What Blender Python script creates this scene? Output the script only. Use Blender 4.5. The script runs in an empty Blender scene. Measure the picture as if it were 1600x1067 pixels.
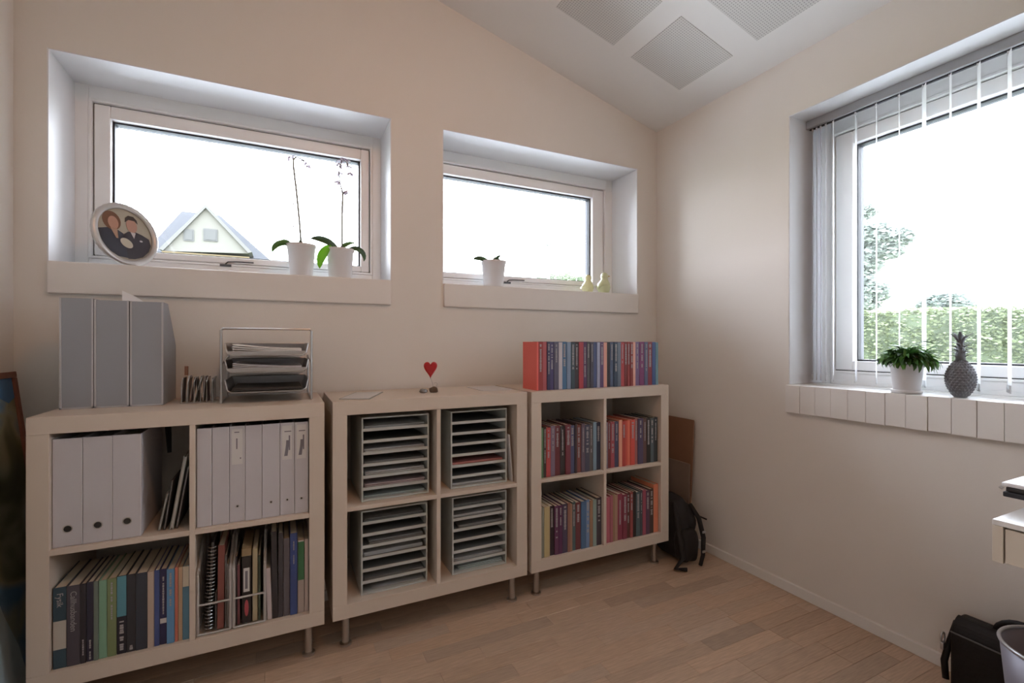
import bpy, bmesh, math, random
from mathutils import Vector, Matrix, noise
random.seed(7)
PI = math.pi
C = bpy.context.scene.collection
S = bpy.context.scene
# ------------------------------------------------------------------ camera, world, lights, exposure
FPX, V0, YAW, CAMH = 740.1, 535.7, math.radians(26.007), 1.1232
cam_d = bpy.data.cameras.new('camera'); cam = bpy.data.objects.new('camera', cam_d); C.objects.link(cam)
cam.location = (0, 0, CAMH); cam.rotation_euler = (PI / 2, 0, -YAW)
cam_d.sensor_width = 36; cam_d.lens = FPX / 1600 * 36; cam_d.shift_y = (V0 - 533.5) / 1600
cam_d.clip_start = .02; cam_d.clip_end = 300
S.camera = cam
S.view_settings.view_transform = 'Standard'; S.view_settings.look = 'None'
S.view_settings.gamma = 1; S.view_settings.use_curve_mapping = False
S.view_settings.exposure = 0.10
SKY = 21
w = bpy.data.worlds.new('world'); S.world = w; w.use_nodes = True
nt = w.node_tree; bg = nt.nodes['Background']
tc = nt.nodes.new('ShaderNodeTexCoord'); sx = nt.nodes.new('ShaderNodeSeparateXYZ'); cr = nt.nodes.new('ShaderNodeValToRGB')
nt.links.new(tc.outputs['Generated'], sx.inputs[0]); nt.links.new(sx.outputs['Z'], cr.inputs[0]); nt.links.new(cr.outputs[0], bg.inputs[0])
cr.color_ramp.elements[0].position = 0.0; cr.color_ramp.elements[0].color = (.91, .95, 1, 1)
cr.color_ramp.elements[1].position = 1.0; cr.color_ramp.elements[1].color = (.74, .87, 1, 1)
bg.inputs[1].default_value = SKY

def area(name, loc, rot, sx_, sy_, power, col, portal=False):
    l = bpy.data.lights.new(name, 'AREA'); l.shape = 'RECTANGLE'; l.size = sx_; l.size_y = sy_; l.energy = power; l.color = col
    if portal: l.cycles.is_portal = True
    o = bpy.data.objects.new(name, l); C.objects.link(o); o.location = loc; o.rotation_euler = rot
    return o
# portals only steer the sampling of the sky through the three windows
area('portal_back', (-.14, 2.63, 1.79), (-PI / 2, 0, 0), 1.3, .85, 1, (1, 1, 1), True)
area('portal_back', (1.313, 2.63, 1.79), (-PI / 2, 0, 0), 1.3, .85, 1, (1, 1, 1), True)
area('portal_right', (2.46, .66, 1.54), (PI / 2, 0, PI / 2), 1.55, 1.3, 1, (1, 1, 1), True)
# warm ceiling lamp of the room, above and behind the camera
area('ceiling_lamp_light', (.50, .62, 2.55), (math.radians(38), 0, 0), .30, .30, 5.5, (1, .46, .20))
area('rear_lamp_light', (.6, -1.4, 2.5), (math.radians(20), 0, 0), .5, .5, 3.5, (1, .80, .62))

# ------------------------------------------------------------------ helpers
def pt(u, v, ax, val):
    """point seen at a pixel on the plane coordinate[ax] = val"""
    r = (u - 800) / FPX; z = -(v - V0) / FPX
    d = (r * math.cos(YAW) + math.sin(YAW), -r * math.sin(YAW) + math.cos(YAW), z)
    o = (0, 0, CAMH); t = (val - o[ax]) / d[ax]
    return tuple(o[i] + t * d[i] for i in range(3))
def fx(u, Y): return pt(u, 500, 1, Y)[0]
def lin(c): c = c / 255; return c / 12.92 if c <= .04045 else ((c + .055) / 1.055) ** 2.4
def sr(r, g, b): return (lin(r), lin(g), lin(b), 1)

MATS = {}
def mat(name, col=(.8, .8, .8), rough=.5, metal=0, spec=.5, nz=0, nscale=30, bump=0, bscale=200, trans=0, alpha=1, objcol=False, coat=0):
    if name in MATS: return MATS[name]
    m = bpy.data.materials.new(name); m.use_nodes = True; MATS[name] = m
    t = m.node_tree; b = t.nodes['Principled BSDF']
    c = (col[0], col[1], col[2], 1)
    b.inputs['Base Color'].default_value = c; b.inputs['Roughness'].default_value = rough
    b.inputs['Metallic'].default_value = metal; b.inputs['Specular IOR Level'].default_value = spec
    b.inputs['Coat Weight'].default_value = coat
    src = None
    if objcol:
        oi = t.nodes.new('ShaderNodeObjectInfo'); src = oi.outputs['Color']; t.links.new(src, b.inputs['Base Color'])
    if nz:
        co = t.nodes.new('ShaderNodeTexCoord'); n = t.nodes.new('ShaderNodeTexNoise'); n.inputs['Scale'].default_value = nscale; n.inputs['Detail'].default_value = 4
        t.links.new(co.outputs['Object'], n.inputs['Vector'])
        mr = t.nodes.new('ShaderNodeMapRange'); mr.inputs[3].default_value = 1 - nz; mr.inputs[4].default_value = 1 + nz
        t.links.new(n.outputs['Fac'], mr.inputs[0])
        mx = t.nodes.new('ShaderNodeVectorMath'); mx.operation = 'SCALE'
        if src: t.links.new(src, mx.inputs[0])
        else: mx.inputs[0].default_value = c[:3]
        t.links.new(mr.outputs[0], mx.inputs['Scale']); t.links.new(mx.outputs[0], b.inputs['Base Color'])
    if bump:
        co = t.nodes.new('ShaderNodeTexCoord'); n = t.nodes.new('ShaderNodeTexNoise'); n.inputs['Scale'].default_value = bscale
        t.links.new(co.outputs['Object'], n.inputs['Vector'])
        bp = t.nodes.new('ShaderNodeBump'); bp.inputs['Strength'].default_value = bump; bp.inputs['Distance'].default_value = .002
        t.links.new(n.outputs['Fac'], bp.inputs['Height']); t.links.new(bp.outputs[0], b.inputs['Normal'])
    if trans:
        ou = t.nodes['Material Output']; tl = t.nodes.new('ShaderNodeBsdfTranslucent'); tl.inputs[0].default_value = c
        ms = t.nodes.new('ShaderNodeMixShader'); ms.inputs[0].default_value = trans
        t.links.new(b.outputs[0], ms.inputs[1]); t.links.new(tl.outputs[0], ms.inputs[2]); t.links.new(ms.outputs[0], ou.inputs[0])
    return m

class M:
    def __init__(s): s.v = []; s.f = []; s.m = []
    def add(s, vs, fs, m=0):
        k = len(s.v); s.v += [tuple(p) for p in vs]; s.f += [tuple(i + k for i in f) for f in fs]; s.m += [m] * len(fs); return s
    def hexa(s, p, m=0): return s.add(p, [(0, 3, 2, 1), (4, 5, 6, 7), (0, 1, 5, 4), (1, 2, 6, 5), (2, 3, 7, 6), (3, 0, 4, 7)], m)
    def box(s, x0, x1, y0, y1, z0, z1, m=0):
        return s.hexa([(x0, y0, z0), (x1, y0, z0), (x1, y1, z0), (x0, y1, z0), (x0, y0, z1), (x1, y0, z1), (x1, y1, z1), (x0, y1, z1)], m)
    def prism(s, poly, a, b, ax=1, m=0):
        """poly of 2d points in the other two axes, extruded along ax from a to b"""
        def P(q, t):
            q = list(q); q.insert(ax, t); return q
        n = len(poly)
        return s.add([P(q, a) for q in poly] + [P(q, b) for q in poly], [tuple(range(n))[::-1], tuple(range(n, 2 * n))] + [(i, (i + 1) % n, n + (i + 1) % n, n + i) for i in range(n)], m)
    def tube(s, pts, r, n=8, m=0, closed=False):
        pts = [Vector(p) for p in pts]; L = len(pts); rr = r if isinstance(r, (list, tuple)) else [r] * L
        rings = []; prev = None
        for i, p in enumerate(pts):
            a = pts[(i - 1) % L] if (i or closed) else p; b = pts[(i + 1) % L] if (i < L - 1 or closed) else p
            t = (b - a).normalized()
            if prev is None:
                u = t.cross(Vector((0, 0, 1)));
                if u.length < 1e-3: u = t.cross(Vector((1, 0, 0)))
            else: u = prev - t * prev.dot(t)
            u.normalize(); prev = u; w_ = t.cross(u)
            rings.append([p + (u * math.cos(2 * PI * k / n) + w_ * math.sin(2 * PI * k / n)) * rr[i] for k in range(n)])
        vs = [q for g in rings for q in g]; fs = []
        for i in range(L if closed else L - 1):
            j = (i + 1) % L
            for k in range(n): fs.append((i * n + k, i * n + (k + 1) % n, j * n + (k + 1) % n, j * n + k))
        if not closed: fs += [tuple(range(n))[::-1], tuple((L - 1) * n + k for k in range(n))]
        return s.add(vs, fs, m)
    def lathe(s, prof, n=24, c=(0, 0, 0), m=0, fn=None):
        vs = []; fs = []
        for (r, z) in prof:
            for k in range(n):
                a = 2 * PI * k / n; q = r if fn is None else fn(r, z, a)
                vs.append((c[0] + q * math.cos(a), c[1] + q * math.sin(a), c[2] + z))
        for i in range(len(prof) - 1):
            for k in range(n): fs.append((i * n + k, i * n + (k + 1) % n, (i + 1) * n + (k + 1) % n, (i + 1) * n + k))
        if prof[0][0] > 1e-5: fs.append(tuple(range(n))[::-1])
        if prof[-1][0] > 1e-5: fs.append(tuple((len(prof) - 1) * n + k for k in range(n)))
        return s.add(vs, fs, m)
    def leaf(s, base, az, L, W, rise=.6, droop=1.2, n=7, fold=.15, m=0, tip=1.0, roll=0):
        """curved blade: starts at elevation rise, bends down by droop over its length"""
        p = Vector(base); el = rise; d2 = Vector((math.cos(az), math.sin(az), 0)); side = Vector((-math.sin(az), math.cos(az), 0))
        vs = []
        for i in range(n + 1):
            t = i / n; w_ = W * .5 * (math.sin(PI * min(1, (.06 + .94 * t) ** tip)) ** .75) if t < 1 else 0.0005
            up = Vector((-math.cos(az) * math.sin(el), -math.sin(az) * math.sin(el), math.cos(el)))
            sd = side * math.cos(roll) + up * math.sin(roll); uu = up * math.cos(roll) - side * math.sin(roll)
            vs += [p - sd * w_ + uu * w_ * fold, p, p + sd * w_ + uu * w_ * fold]
            p = p + (d2 * math.cos(el) + Vector((0, 0, 1)) * math.sin(el)) * (L / n); el -= droop / n
        fs = []
        for i in range(n):
            a = i * 3; fs += [(a, a + 1, a + 4, a + 3), (a + 1, a + 2, a + 5, a + 4)]
        return s.add(vs, fs, m)
    def xf(s, mat4): s.v = [tuple(mat4 @ Vector(p)) for p in s.v]; return s
    def mesh(s, name, mats, smooth=False):
        me = bpy.data.meshes.new(name); me.from_pydata(s.v, [], s.f)
        for q in (mats if isinstance(mats, (list, tuple)) else [mats]): me.materials.append(q)
        me.polygons.foreach_set('material_index', s.m)
        bm = bmesh.new(); bm.from_mesh(me); bmesh.ops.recalc_face_normals(bm, faces=bm.faces); bm.to_mesh(me); bm.free()
        if smooth:
            me.polygons.foreach_set('use_smooth', [True] * len(me.polygons))
        return me
    def build(s, name, mats, parent=None, smooth=False, bevel=0, seg=2, loc=None, solid=0, sub=0, color=None):
        o = bpy.data.objects.new(name, s.mesh(name, mats, smooth)); C.objects.link(o)
        if parent: o.parent = parent
        if loc: o.location = loc
        if solid: q = o.modifiers.new('s', 'SOLIDIFY'); q.thickness = solid; q.offset = 0
        if bevel:
            q = o.modifiers.new('b', 'BEVEL'); q.width = bevel; q.segments = seg; q.limit_method = 'ANGLE'; q.angle_limit = .6
        if sub: q = o.modifiers.new('u', 'SUBSURF'); q.levels = sub; q.render_levels = sub
        if color: o.color = color
        return o
def tag(o, label=None, cat=None, group=None, kind=None):
    if label: o['label'] = label
    if cat: o['category'] = cat
    if group: o['group'] = group
    if kind: o['kind'] = kind
    return o
def thing(name, label, cat, loc=(0, 0, 0), rz=0, group=None):
    o = bpy.data.objects.new(name, None); C.objects.link(o); o.location = loc; o.rotation_euler = (0, 0, rz); o.empty_display_size = .05
    return tag(o, label, cat, group)
def structure(name, mb, mats, parent=None, **k):
    o = mb.build(name, mats, parent, **k); o['kind'] = 'structure'; return o
def copy_tree(o, parent=None):
    c = o.copy(); C.objects.link(c); c.parent = parent
    for ch in list(o.children): copy_tree(ch, c)
    return c
def ordinal(k): return ['', 'first', 'second', 'third', 'fourth', 'fifth', 'sixth', 'seventh', 'eighth', 'ninth', 'tenth', 'eleventh', 'twelfth', 'thirteenth', 'fourteenth', 'fifteenth', 'sixteenth', 'seventeenth', 'eighteenth'][k]

# ------------------------------------------------------------------ room dimensions
XL, XR, YF, YB = -.828, 2.0664, -2.1, 2.2191
ZE, SL = 2.4109, .2681                 # eave height at the right wall, roof slope
def zc(x): return ZE + SL * (XR - x)
m_wall = mat('wall_paint', (.765, .73, .685), .85, spec=.25, nz=.02, nscale=3, bump=.15, bscale=350)
m_ceil = mat('ceiling_paint', (.81, .80, .785), .9, spec=.2, nz=.015, nscale=3)
m_trim = mat('white_trim', (.80, .79, .76), .45, nz=.01, nscale=8)
m_frame = mat('window_white', (.90, .90, .90), .4, nz=.01, nscale=10)
m_reveal_lit = mat('reveal_lit_white', (.76, .765, .785), .5)  # cooler than the wall paint: daylight on the reveals put into the colour
m_gasket = mat('black_gasket', (.02, .022, .03), .6)
WT, WB = 2.1651, 1.4095
W1, W2 = (-.7415, .4608), (.7071, 1.9189)
TH = .36
# back wall with two openings, gable top
m = M(); y0, y1 = YB, YB + TH
m.box(XL - .3, XR + TH, y0, y1, -.2, WB); m.box(XL - .3, W1[0], y0, y1, WB, WT); m.box(W1[1], W2[0], y0, y1, WB, WT); m.box(W2[1], XR + TH, y0, y1, WB, WT)
m.prism([(XL - .3, WT), (XR + TH, WT), (XR + TH, zc(XR + TH) + .1), (XL - .3, zc(XL - .3) + .1)], y0, y1, 1)
structure('wall_back', m, m_wall)
# right wall with one opening
W3 = (-.05, 1.378); T3, B3 = 2.1505, .9333
m = M(); x0, x1 = XR, XR + TH
m.box(x0, x1, YF - .2, YB, -.2, B3); m.box(x0, x1, YF - .2, W3[0], B3, T3); m.box(x0, x1, W3[1], YB, B3, T3); m.box(x0, x1, YF - .2, YB, T3, ZE + .05)
structure('wall_right', m, m_wall)
structure('wall_left', M().prism([(YF, 0), (YB, 0), (YB, zc(XL) + .1), (YF, zc(XL) + .1)], XL - .2, XL, 0), m_wall)
structure('wall_front', M().prism([(XL, 0), (XR, 0), (XR, zc(XR) + .1), (XL, zc(XL) + .1)], YF - .2, YF, 1), m_wall)
a, b = XL - .3, XR + TH + .3
ceil = structure('ceiling', M().prism([(a, zc(a)), (b, zc(b)), (b, zc(b) + .25), (a, zc(a) + .25)], YF - .2, YB + TH + .3, 1), m_ceil)
# perforated acoustic panels in the ceiling
mp = mat('perforated_panel', (.60, .59, .57), .9, spec=.2)
t = mp.node_tree; bs = t.nodes['Principled BSDF']; co = t.nodes.new('ShaderNodeTexCoord'); vo = t.nodes.new('ShaderNodeTexVoronoi')
vo.inputs['Scale'].default_value = 90; vo.inputs['Randomness'].default_value = 0
rp = t.nodes.new('ShaderNodeValToRGB'); rp.color_ramp.elements[0].position = .25; rp.color_ramp.elements[0].color = (.36, .355, .345, 1); rp.color_ramp.elements[1].position = .33; rp.color_ramp.elements[1].color = (.66, .65, .63, 1)
t.links.new(co.outputs['Object'], vo.inputs['Vector']); t.links.new(vo.outputs['Distance'], rp.inputs[0]); t.links.new(rp.outputs[0], bs.inputs['Base Color'])
pm = M().box(-.1675, .1675, -.165, .165, -.002, .004).mesh('acoustic_panel', mp)
for i in range(-1, 6):
    for j in range(0, 8):
        x = 1.727 - i * .432; y = 1.695 - j * .455
        if x < XL + .2 or x > XR - .1 or y < YF + .2: continue
        o = bpy.data.objects.new('acoustic_panel', pm); C.objects.link(o); o.parent = ceil
        o.location = (x, y, zc(x)); o.rotation_euler = (0, math.atan(SL), 0)
# floor: base slab, then single parquet strips where the picture shows them
m_slab = mat('floor_base', (.30, .20, .13), .5, nz=.15, nscale=6)
floor = structure('floor', M().box(XL - .3, XR + TH, YF - .2, YB + TH, -.2, -.004), m_slab)
m_oak = mat('oak_strip', (.5, .35, .24), .38, objcol=True, spec=.4, coat=.1)
t = m_oak.node_tree; bs = t.nodes['Principled BSDF']; oi = [n for n in t.nodes if n.type == 'OBJECT_INFO'][0]
co = t.nodes.new('ShaderNodeTexCoord'); mpn = t.nodes.new('ShaderNodeMapping'); mpn.inputs['Scale'].default_value = (5, 60, 5)
ns = t.nodes.new('ShaderNodeTexNoise'); ns.inputs['Scale'].default_value = 3; ns.inputs['Detail'].default_value = 6
ad = t.nodes.new('ShaderNodeVectorMath'); ad.operation = 'ADD'
t.links.new(co.outputs['Object'], ad.inputs[0]); t.links.new(oi.outputs['Location'], ad.inputs[1]); t.links.new(ad.outputs[0], mpn.inputs[0]); t.links.new(mpn.outputs[0], ns.inputs['Vector'])
mr = t.nodes.new('ShaderNodeMapRange'); mr.inputs[1].default_value = .3; mr.inputs[2].default_value = .7; mr.inputs[3].default_value = .86; mr.inputs[4].default_value = 1.12
mx = t.nodes.new('ShaderNodeVectorMath'); mx.operation = 'SCALE'
t.links.new(ns.outputs['Fac'], mr.inputs[0]); t.links.new(oi.outputs['Color'], mx.inputs[0]); t.links.new(mr.outputs[0], mx.inputs['Scale']); t.links.new(mx.outputs[0], bs.inputs['Base Color'])
SW = .066; LENS = [.28, .36, .44, .52]
smesh = {}
for L in LENS:
    for e in (0,):
        mm = M(); g = .0004; c_ = .0006
        mm.add([(g, g, -.004), (L - g, g, -.004), (L - g, SW - g, -.004), (g, SW - g, -.004), (g, g, -c_), (L - g, g, -c_), (L - g, SW - g, -c_), (g, SW - g, -c_), (g + c_, g + c_, 0), (L - g - c_, g + c_, 0), (L - g - c_, SW - g - c_, 0), (g + c_, SW - g - c_, 0)],
               [(0, 1, 5, 4), (1, 2, 6, 5), (2, 3, 7, 6), (3, 0, 4, 7), (4, 5, 9, 8), (5, 6, 10, 9), (6, 7, 11, 10), (7, 4, 8, 11), (8, 9, 10, 11)])
        smesh[L] = mm.mesh('floor_strip', m_oak)
fl_far = M(); row = 0; y = YB - SW
rnd = random.Random(11)
while y > YF - .1:
    x = XL - rnd.random() * .4
    while x < XR:
        L = rnd.choice(LENS)
        k = rnd.gauss(1, .05); warm = rnd.gauss(0, .02)
        if rnd.random() < .12: k *= .86
        col = (.54 * k * (1 + warm), .40 * k, .295 * k * (1 - warm), 1)
        if y > .62 and x + L > -.35 and not (y > 1.95 and x < .7):
            o = bpy.data.objects.new('floor_strip', smesh[L]); C.objects.link(o); o.parent = floor; o.location = (x, y, 0); o.color = col
        else: fl_far.box(x + .0004, x + L - .0004, y + .0004, y + SW - .0004, -.004, 0)
        x += L
    y -= SW
o = fl_far.build('floor_strip_field', m_oak, floor, color=(.54, .40, .295, 1)); o['kind'] = 'stuff'
# baseboards
bb = .045
def base_prof(n, x0, x1, y0, y1): return structure(n, M().box(x0, x1, y0, y1, .0005, bb), m_trim, bevel=.002)
base_prof('baseboard_right', XR - .014, XR, YF, YB)
base_prof('baseboard_back', XL, XR - .014, YB - .014, YB)
base_prof('baseboard_left', XL, XL + .014, YF, YB - .014)
base_prof('baseboard_front', XL + .014, XR - .014, YF, YF + .014)

# ------------------------------------------------------------------ windows
gl = bpy.data.materials.new('window_glass'); gl.use_nodes = True; t = gl.node_tree; t.nodes.remove(t.nodes['Principled BSDF'])
tr = t.nodes.new('ShaderNodeBsdfTransparent'); tr.inputs[0].default_value = (.97, .97, .985, 1); go = t.nodes.new('ShaderNodeBsdfGlossy'); go.inputs['Roughness'].default_value = .0
fr = t.nodes.new('ShaderNodeFresnel'); fr.inputs[0].default_value = 1.45; ms = t.nodes.new('ShaderNodeMixShader')
t.links.new(fr.outputs[0], ms.inputs[0]); t.links.new(tr.outputs[0], ms.inputs[1]); t.links.new(go.outputs[0], ms.inputs[2]); t.links.new(ms.outputs[0], t.nodes['Material Output'].inputs[0])
m_metal = mat('brushed_metal', (.55, .55, .56), .32, metal=1)
m_dark = mat('dark_metal', (.10, .10, .11), .4, metal=.6)

def ring(mb, W, H, i0, i1, b0, b1, top=None, bot=None, m=0):
    """rectangular ring in (a, b, z): outer inset i0, inner inset i1 (left, right, top, bottom tuples allowed)"""
    o = i0 if isinstance(i0, tuple) else (i0,) * 4; n = i1 if isinstance(i1, tuple) else (i1,) * 4
    mb.box(o[0], n[0], b0, b1, o[3], H - o[2], m); mb.box(W - n[1], W - o[1], b0, b1, o[3], H - o[2], m)
    mb.box(n[0], W - n[1], b0, b1, H - n[2], H - o[2], m); mb.box(n[0], W - n[1], b0, b1, o[3], n[3], m)
def window(name, W, H, T, ins, stay=True):
    """ins: insets of frame, sash, glass as 4-tuples (left, right, top, bottom); T maps local (a, outward, z) to the room"""
    e = bpy.data.objects.new(name, None); C.objects.link(e); e['kind'] = 'structure'; e.matrix_world = T
    fi, si, gi = ins
    q = M(); lz = 0.0035; q.box(.0, .004, .001, .24, lz, H); q.box(W - .004, W, .001, .24, lz, H); q.box(.004, W - .004, .001, .24, H - .004, H)
    q.box(.0, .004, TH - .02, TH, 0, H); q.box(W - .004, W, TH - .02, TH, 0, H)
    q.build('reveal_lit_lining', m_reveal_lit, e)  # added skin over the wall reveals, toned to look daylit
    q = M(); ring(q, W, H, (0, 0, 0, 0), fi, .24, TH - .02); q.build('window_frame', m_frame, e, bevel=.003)
    q = M(); f2 = tuple(v + .010 for v in fi); ring(q, W, H, fi, f2, .236, .30); q.build('frame_bead', m_frame, e, bevel=.002)
    q = M(); ring(q, W, H, f2, tuple(v + .006 for v in f2), .262, .31); q.build('gasket', m_gasket, e)
    s0 = tuple(v + .004 for v in f2)
    q = M(); ring(q, W, H, s0, gi, .250, .33); sash = q.build('sash', m_frame, e, bevel=.004)
    g2 = tuple(v + .007 for v in gi)
    q = M(); ring(q, W, H, gi, g2, .280, .325); q.build('glazing_seal', m_gasket, sash)
    M().box(g2[0] - .004, W - g2[1] + .004, .30, .304, g2[3] - .004, H - g2[2] + .004).build('glass_pane', gl, sash)
    if stay:
        q = M(); cx = stay; q.box(cx - .022, cx + .022, .234, .25, .054, .064); q.tube([(cx, .238, .066), (cx + .01, .230, .074), (cx + .04, .228, .076), (cx + .11, .235, .078)], .0032, 8)
        q.build('window_stay', m_dark, e)
    return e
T1 = Matrix.Translation((W1[0], YB, WB)); T2 = Matrix.Translation((W2[0], YB, WB))
ins = ((.046, .046, .056, .056), None, (.113, .100, .122, .098))
w1 = window('window_1', W1[1] - W1[0], WT - WB, T1, ins, .52)
w2 = window('window_2', W2[1] - W2[0], WT - WB, T2, ((.04, .05, .056, .056), None, (.07, .145, .122, .098)), .46)
T3m = Matrix(((0, 1, 0, XR), (-1, 0, 0, W3[1]), (0, 0, 1, B3), (0, 0, 0, 1)))
w3 = window('window_3', W3[1] - W3[0], T3 - B3, T3m, ((.045, .05, .056, .052), None, (.132, .14, .128, .108)), None)
# sills: smooth painted boards at the back, a row of painted bricks on edge at the right
m_sill = mat('sill_paint', (.78, .755, .725), .5, nz=.02, nscale=12)
for e, W in ((w1, W1[1] - W1[0]), (w2, W2[1] - W2[0])):
    M().box(.004, W - .004, -.016, .235, -.1108, .003).build('window_sill', m_sill, e, bevel=.004)
sl = M().box(.0, W3[1] - W3[0], .0, .24, -.118, -.004).build('window_sill', m_sill, w3)
bk = M().box(.0005, .0650, -.018, .236, -.121, .002).mesh('brick', m_sill)
k = 0
while k * .0655 < W3[1] - W3[0] - .05:
    o = bpy.data.objects.new('brick', bk); C.objects.link(o); o.parent = sl; o.location = (k * .0655 - .004, random.uniform(-.0015, .0015), random.uniform(-.001, .001))
    q = o.modifiers.new('b', 'BEVEL'); q.width = .0015; q.segments = 2
    k += 1

# ------------------------------------------------------------------ vertical blind at the right window
m_slat = mat('blind_fabric', (.86, .87, .88), .7, trans=.45, nz=.02, nscale=60)
bl = thing('vertical_blind', 'white vertical blind with narrow slats turned open across the right-hand window', 'blind', (XR + .137, W3[1], 2.147))
M().box(-.02, .02, -(W3[1] - W3[0]) + .01, -.004, -.038, -.001).build('head_rail', mat('rail_aluminium', (.42, .42, .44), .4, metal=.4), bl, bevel=.003)
M().box(-.006, .006, -(W3[1] - W3[0]) + .02, -.012, -.042, -.038).build('rail_slot', m_gasket, bl)
def slat_mesh():
    q = M(); n = 8; Wd = .089; H0, H1 = -1.188, -.050
    vs = []
    for z in (H0, H1):
        for i in range(n + 1):
            t_ = i / n - .5; vs.append((t_ * Wd, .0032 * (1 - 4 * t_ * t_), z))
    q.add(vs, [(i, i + 1, n + 2 + i, n + 1 + i) for i in range(n)])
    q.box(-.004, .004, -.001, .006, -.052, -.040, 0); q.box(-.036, .036, .0, .004, H0 - .004, H0 + .022, 0)
    return q.mesh('slat', m_slat, True)
sm_ = slat_mesh()
ys = [1.352, 1.334, 1.316, 1.294, 1.262, 1.171, 1.093, 1.013, .934, .854, .776, .698] + [.698 - .08 * i for i in range(1, 15)]
for i, y in enumerate(ys):
    o = bpy.data.objects.new('slat', sm_); C.objects.link(o); o.parent = bl; o.location = (0, y - W3[1], 0)
    a = 24.5 if i > 4 else 30
    if i == 8: a = 31
    o.rotation_euler = (0, 0, math.radians(a + (random.uniform(-1.0, 1.0) if i != 8 else 0)))
q = M(); yy = [y - W3[1] for y in ys[4:]]
for a_, b_ in zip(yy[:-1], yy[1:]):
    q.tube([(-.034, a_, -1.178), (-.034, a_ * .75 + b_ * .25, -1.184), (-.034, (a_ + b_) / 2, -1.186), (-.034, a_ * .25 + b_ * .75, -1.184), (-.034, b_, -1.178)], .0009, 5)
q.build('bead_chain', m_slat, bl)

# ------------------------------------------------------------------ shelf units
m_shelf = mat('birch_white_laminate', (.64, .555, .47), .42, nz=.015, nscale=5)
m_chrome = mat('steel_leg', (.50, .48, .46), .3, metal=1)
US, UT, UD, UL = .79, .05, .39, .12
UI = (US - 2 * UT - .016) / 2
def shelf_unit(label, loc):
    e = thing('shelf_unit', label, 'shelf unit', loc, 0, 'white two by two cube shelf units along the back wall')
    z0 = UL; z1 = UL + US
    M().box(0, US, 0, UD, z1 - UT, z1).build('top_panel', m_shelf, e, bevel=.0012)
    M().box(0, US, 0, UD, z0, z0 + UT).build('bottom_panel', m_shelf, e, bevel=.0012)
    M().box(0, UT, 0, UD, z0 + UT, z1 - UT).build('side_panel', m_shelf, e, bevel=.0012)
    M().box(US - UT, US, 0, UD, z0 + UT, z1 - UT).build('side_panel', m_shelf, e, bevel=.0012)
    M().box(UT + UI, UT + UI + .016, .002, UD, z0 + UT, z1 - UT).build('divider', m_shelf, e, bevel=.0008)
    for x in (UT, UT + UI + .016):
        M().box(x, x + UI, .002, UD, z0 + UT + UI, z0 + UT + UI + .016).build('shelf_board', m_shelf, e, bevel=.0008)
    for x, y in ((.05, .05), (US - .05, .05), (.05, UD - .05), (US - .05, UD - .05)):
        l = M().lathe([(.0135, .012), (.0135, UL)], 16, (x, y, 0)).build('leg', m_chrome, e, smooth=False)
        M().lathe([(.022, .0005), (.022, .008), (.0135, .012)], 16, (x, y, 0)).build('leg_foot', m_chrome, l)
    return e
SY = 1.811
SX = [-.6503, .1668, .9778]
shelf_unit('white two by two shelf unit holding white ring binders above textbooks, nearest the left wall', (SX[0], SY, 0))
shelf_unit('white two by two shelf unit holding four grey paper sorters, standing in the middle', (SX[1], SY, 0))
shelf_unit('white two by two shelf unit full of colourful paperbacks, nearest the window wall', (SX[2], SY, 0))
ZT = UL + US; ZU = UL + UT + UI + .016; ZLo = UL + UT
E_ = .0006

# ------------------------------------------------------------------ books
m_cover = mat('book_cover', (.5, .5, .5), .45, objcol=True)
m_pages = mat('book_pages', (.62, .56, .45), .9, nz=.08, nscale=300)
m_title = mat('spine_print', (.38, .36, .37), .6)
m_title_d = mat('dark_spine_print', (.08, .08, .1), .6)
def D(r, g, b, k=.44):
    l = [lin(v) / k for v in (r, g, b)]; g_ = sum(l) / 3
    return tuple(min(.8, .22 * g_ + .78 * v) for v in l) + (1,)
def book(x, w_, y, z, h, d, col, label, group, title=None, tspan=(.35, .95), two=None, lean=0, cat='book', text=None, tw=.42):
    e = thing('book', label, cat, (x, y, z), 0, group)
    if lean: e.rotation_euler = (0, lean, 0)
    t_ = min(.0018, w_ * .12)
    q = M().box(.0003, t_, 0, d, 0, h).box(w_ - t_, w_ - .0003, 0, d, 0, h).box(t_, w_ - t_, 0, .0015, 0, h)
    q.build('cover', m_cover, e, color=col)
    M().box(t_, w_ - t_, .0015, d - .003, .002, h - .003).build('pages', m_pages, e)
    if two:
        M().box(.0005, w_ - .0005, -.0005, 0, h * two[1], h * two[2]).build('spine_band', m_cover, e, color=two[0])
    if title:
        q = M(); z = h * tspan[1]; wt = w_ * tw; c = w_ * .5; r2 = random.Random(hash((round(x, 3), round(z, 3))) & 1023)
        while z > h * tspan[0]:
            s_ = r2.uniform(.004, .008)
            if r2.random() > .14:
                o_ = wt * r2.uniform(.75, 1.1) / 2; q.box(c - o_, c + o_, -.0011, -.0005, z - s_, z)
            z -= s_ + r2.uniform(.0008, .0018)
        q.build('spine_title', m_title if title == 1 else m_title_d, e)
    if text:
        tc_ = bpy.data.curves.new('t', 'FONT'); tc_.body = text; tc_.size = w_ * .52; tc_.extrude = .0002; tc_.align_y = 'CENTER'
        tmp = bpy.data.objects.new('t', tc_); C.objects.link(tmp); bpy.context.view_layer.update()
        me = bpy.data.meshes.new_from_object(tmp); bpy.data.objects.remove(tmp); me.materials.clear(); me.materials.append(m_title)
        o = bpy.data.objects.new('spine_title', me); C.objects.link(o); o.parent = e
        wd = max(v.co.x for v in me.vertices); s_ = min(1.3, h * .58 / wd)
        o.scale = (s_, s_, 1); o.rotation_euler = (PI / 2, PI / 2, 0); o.location = (w_ * .5, -.0008, h * .93)
    return e
USED = set()
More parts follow.
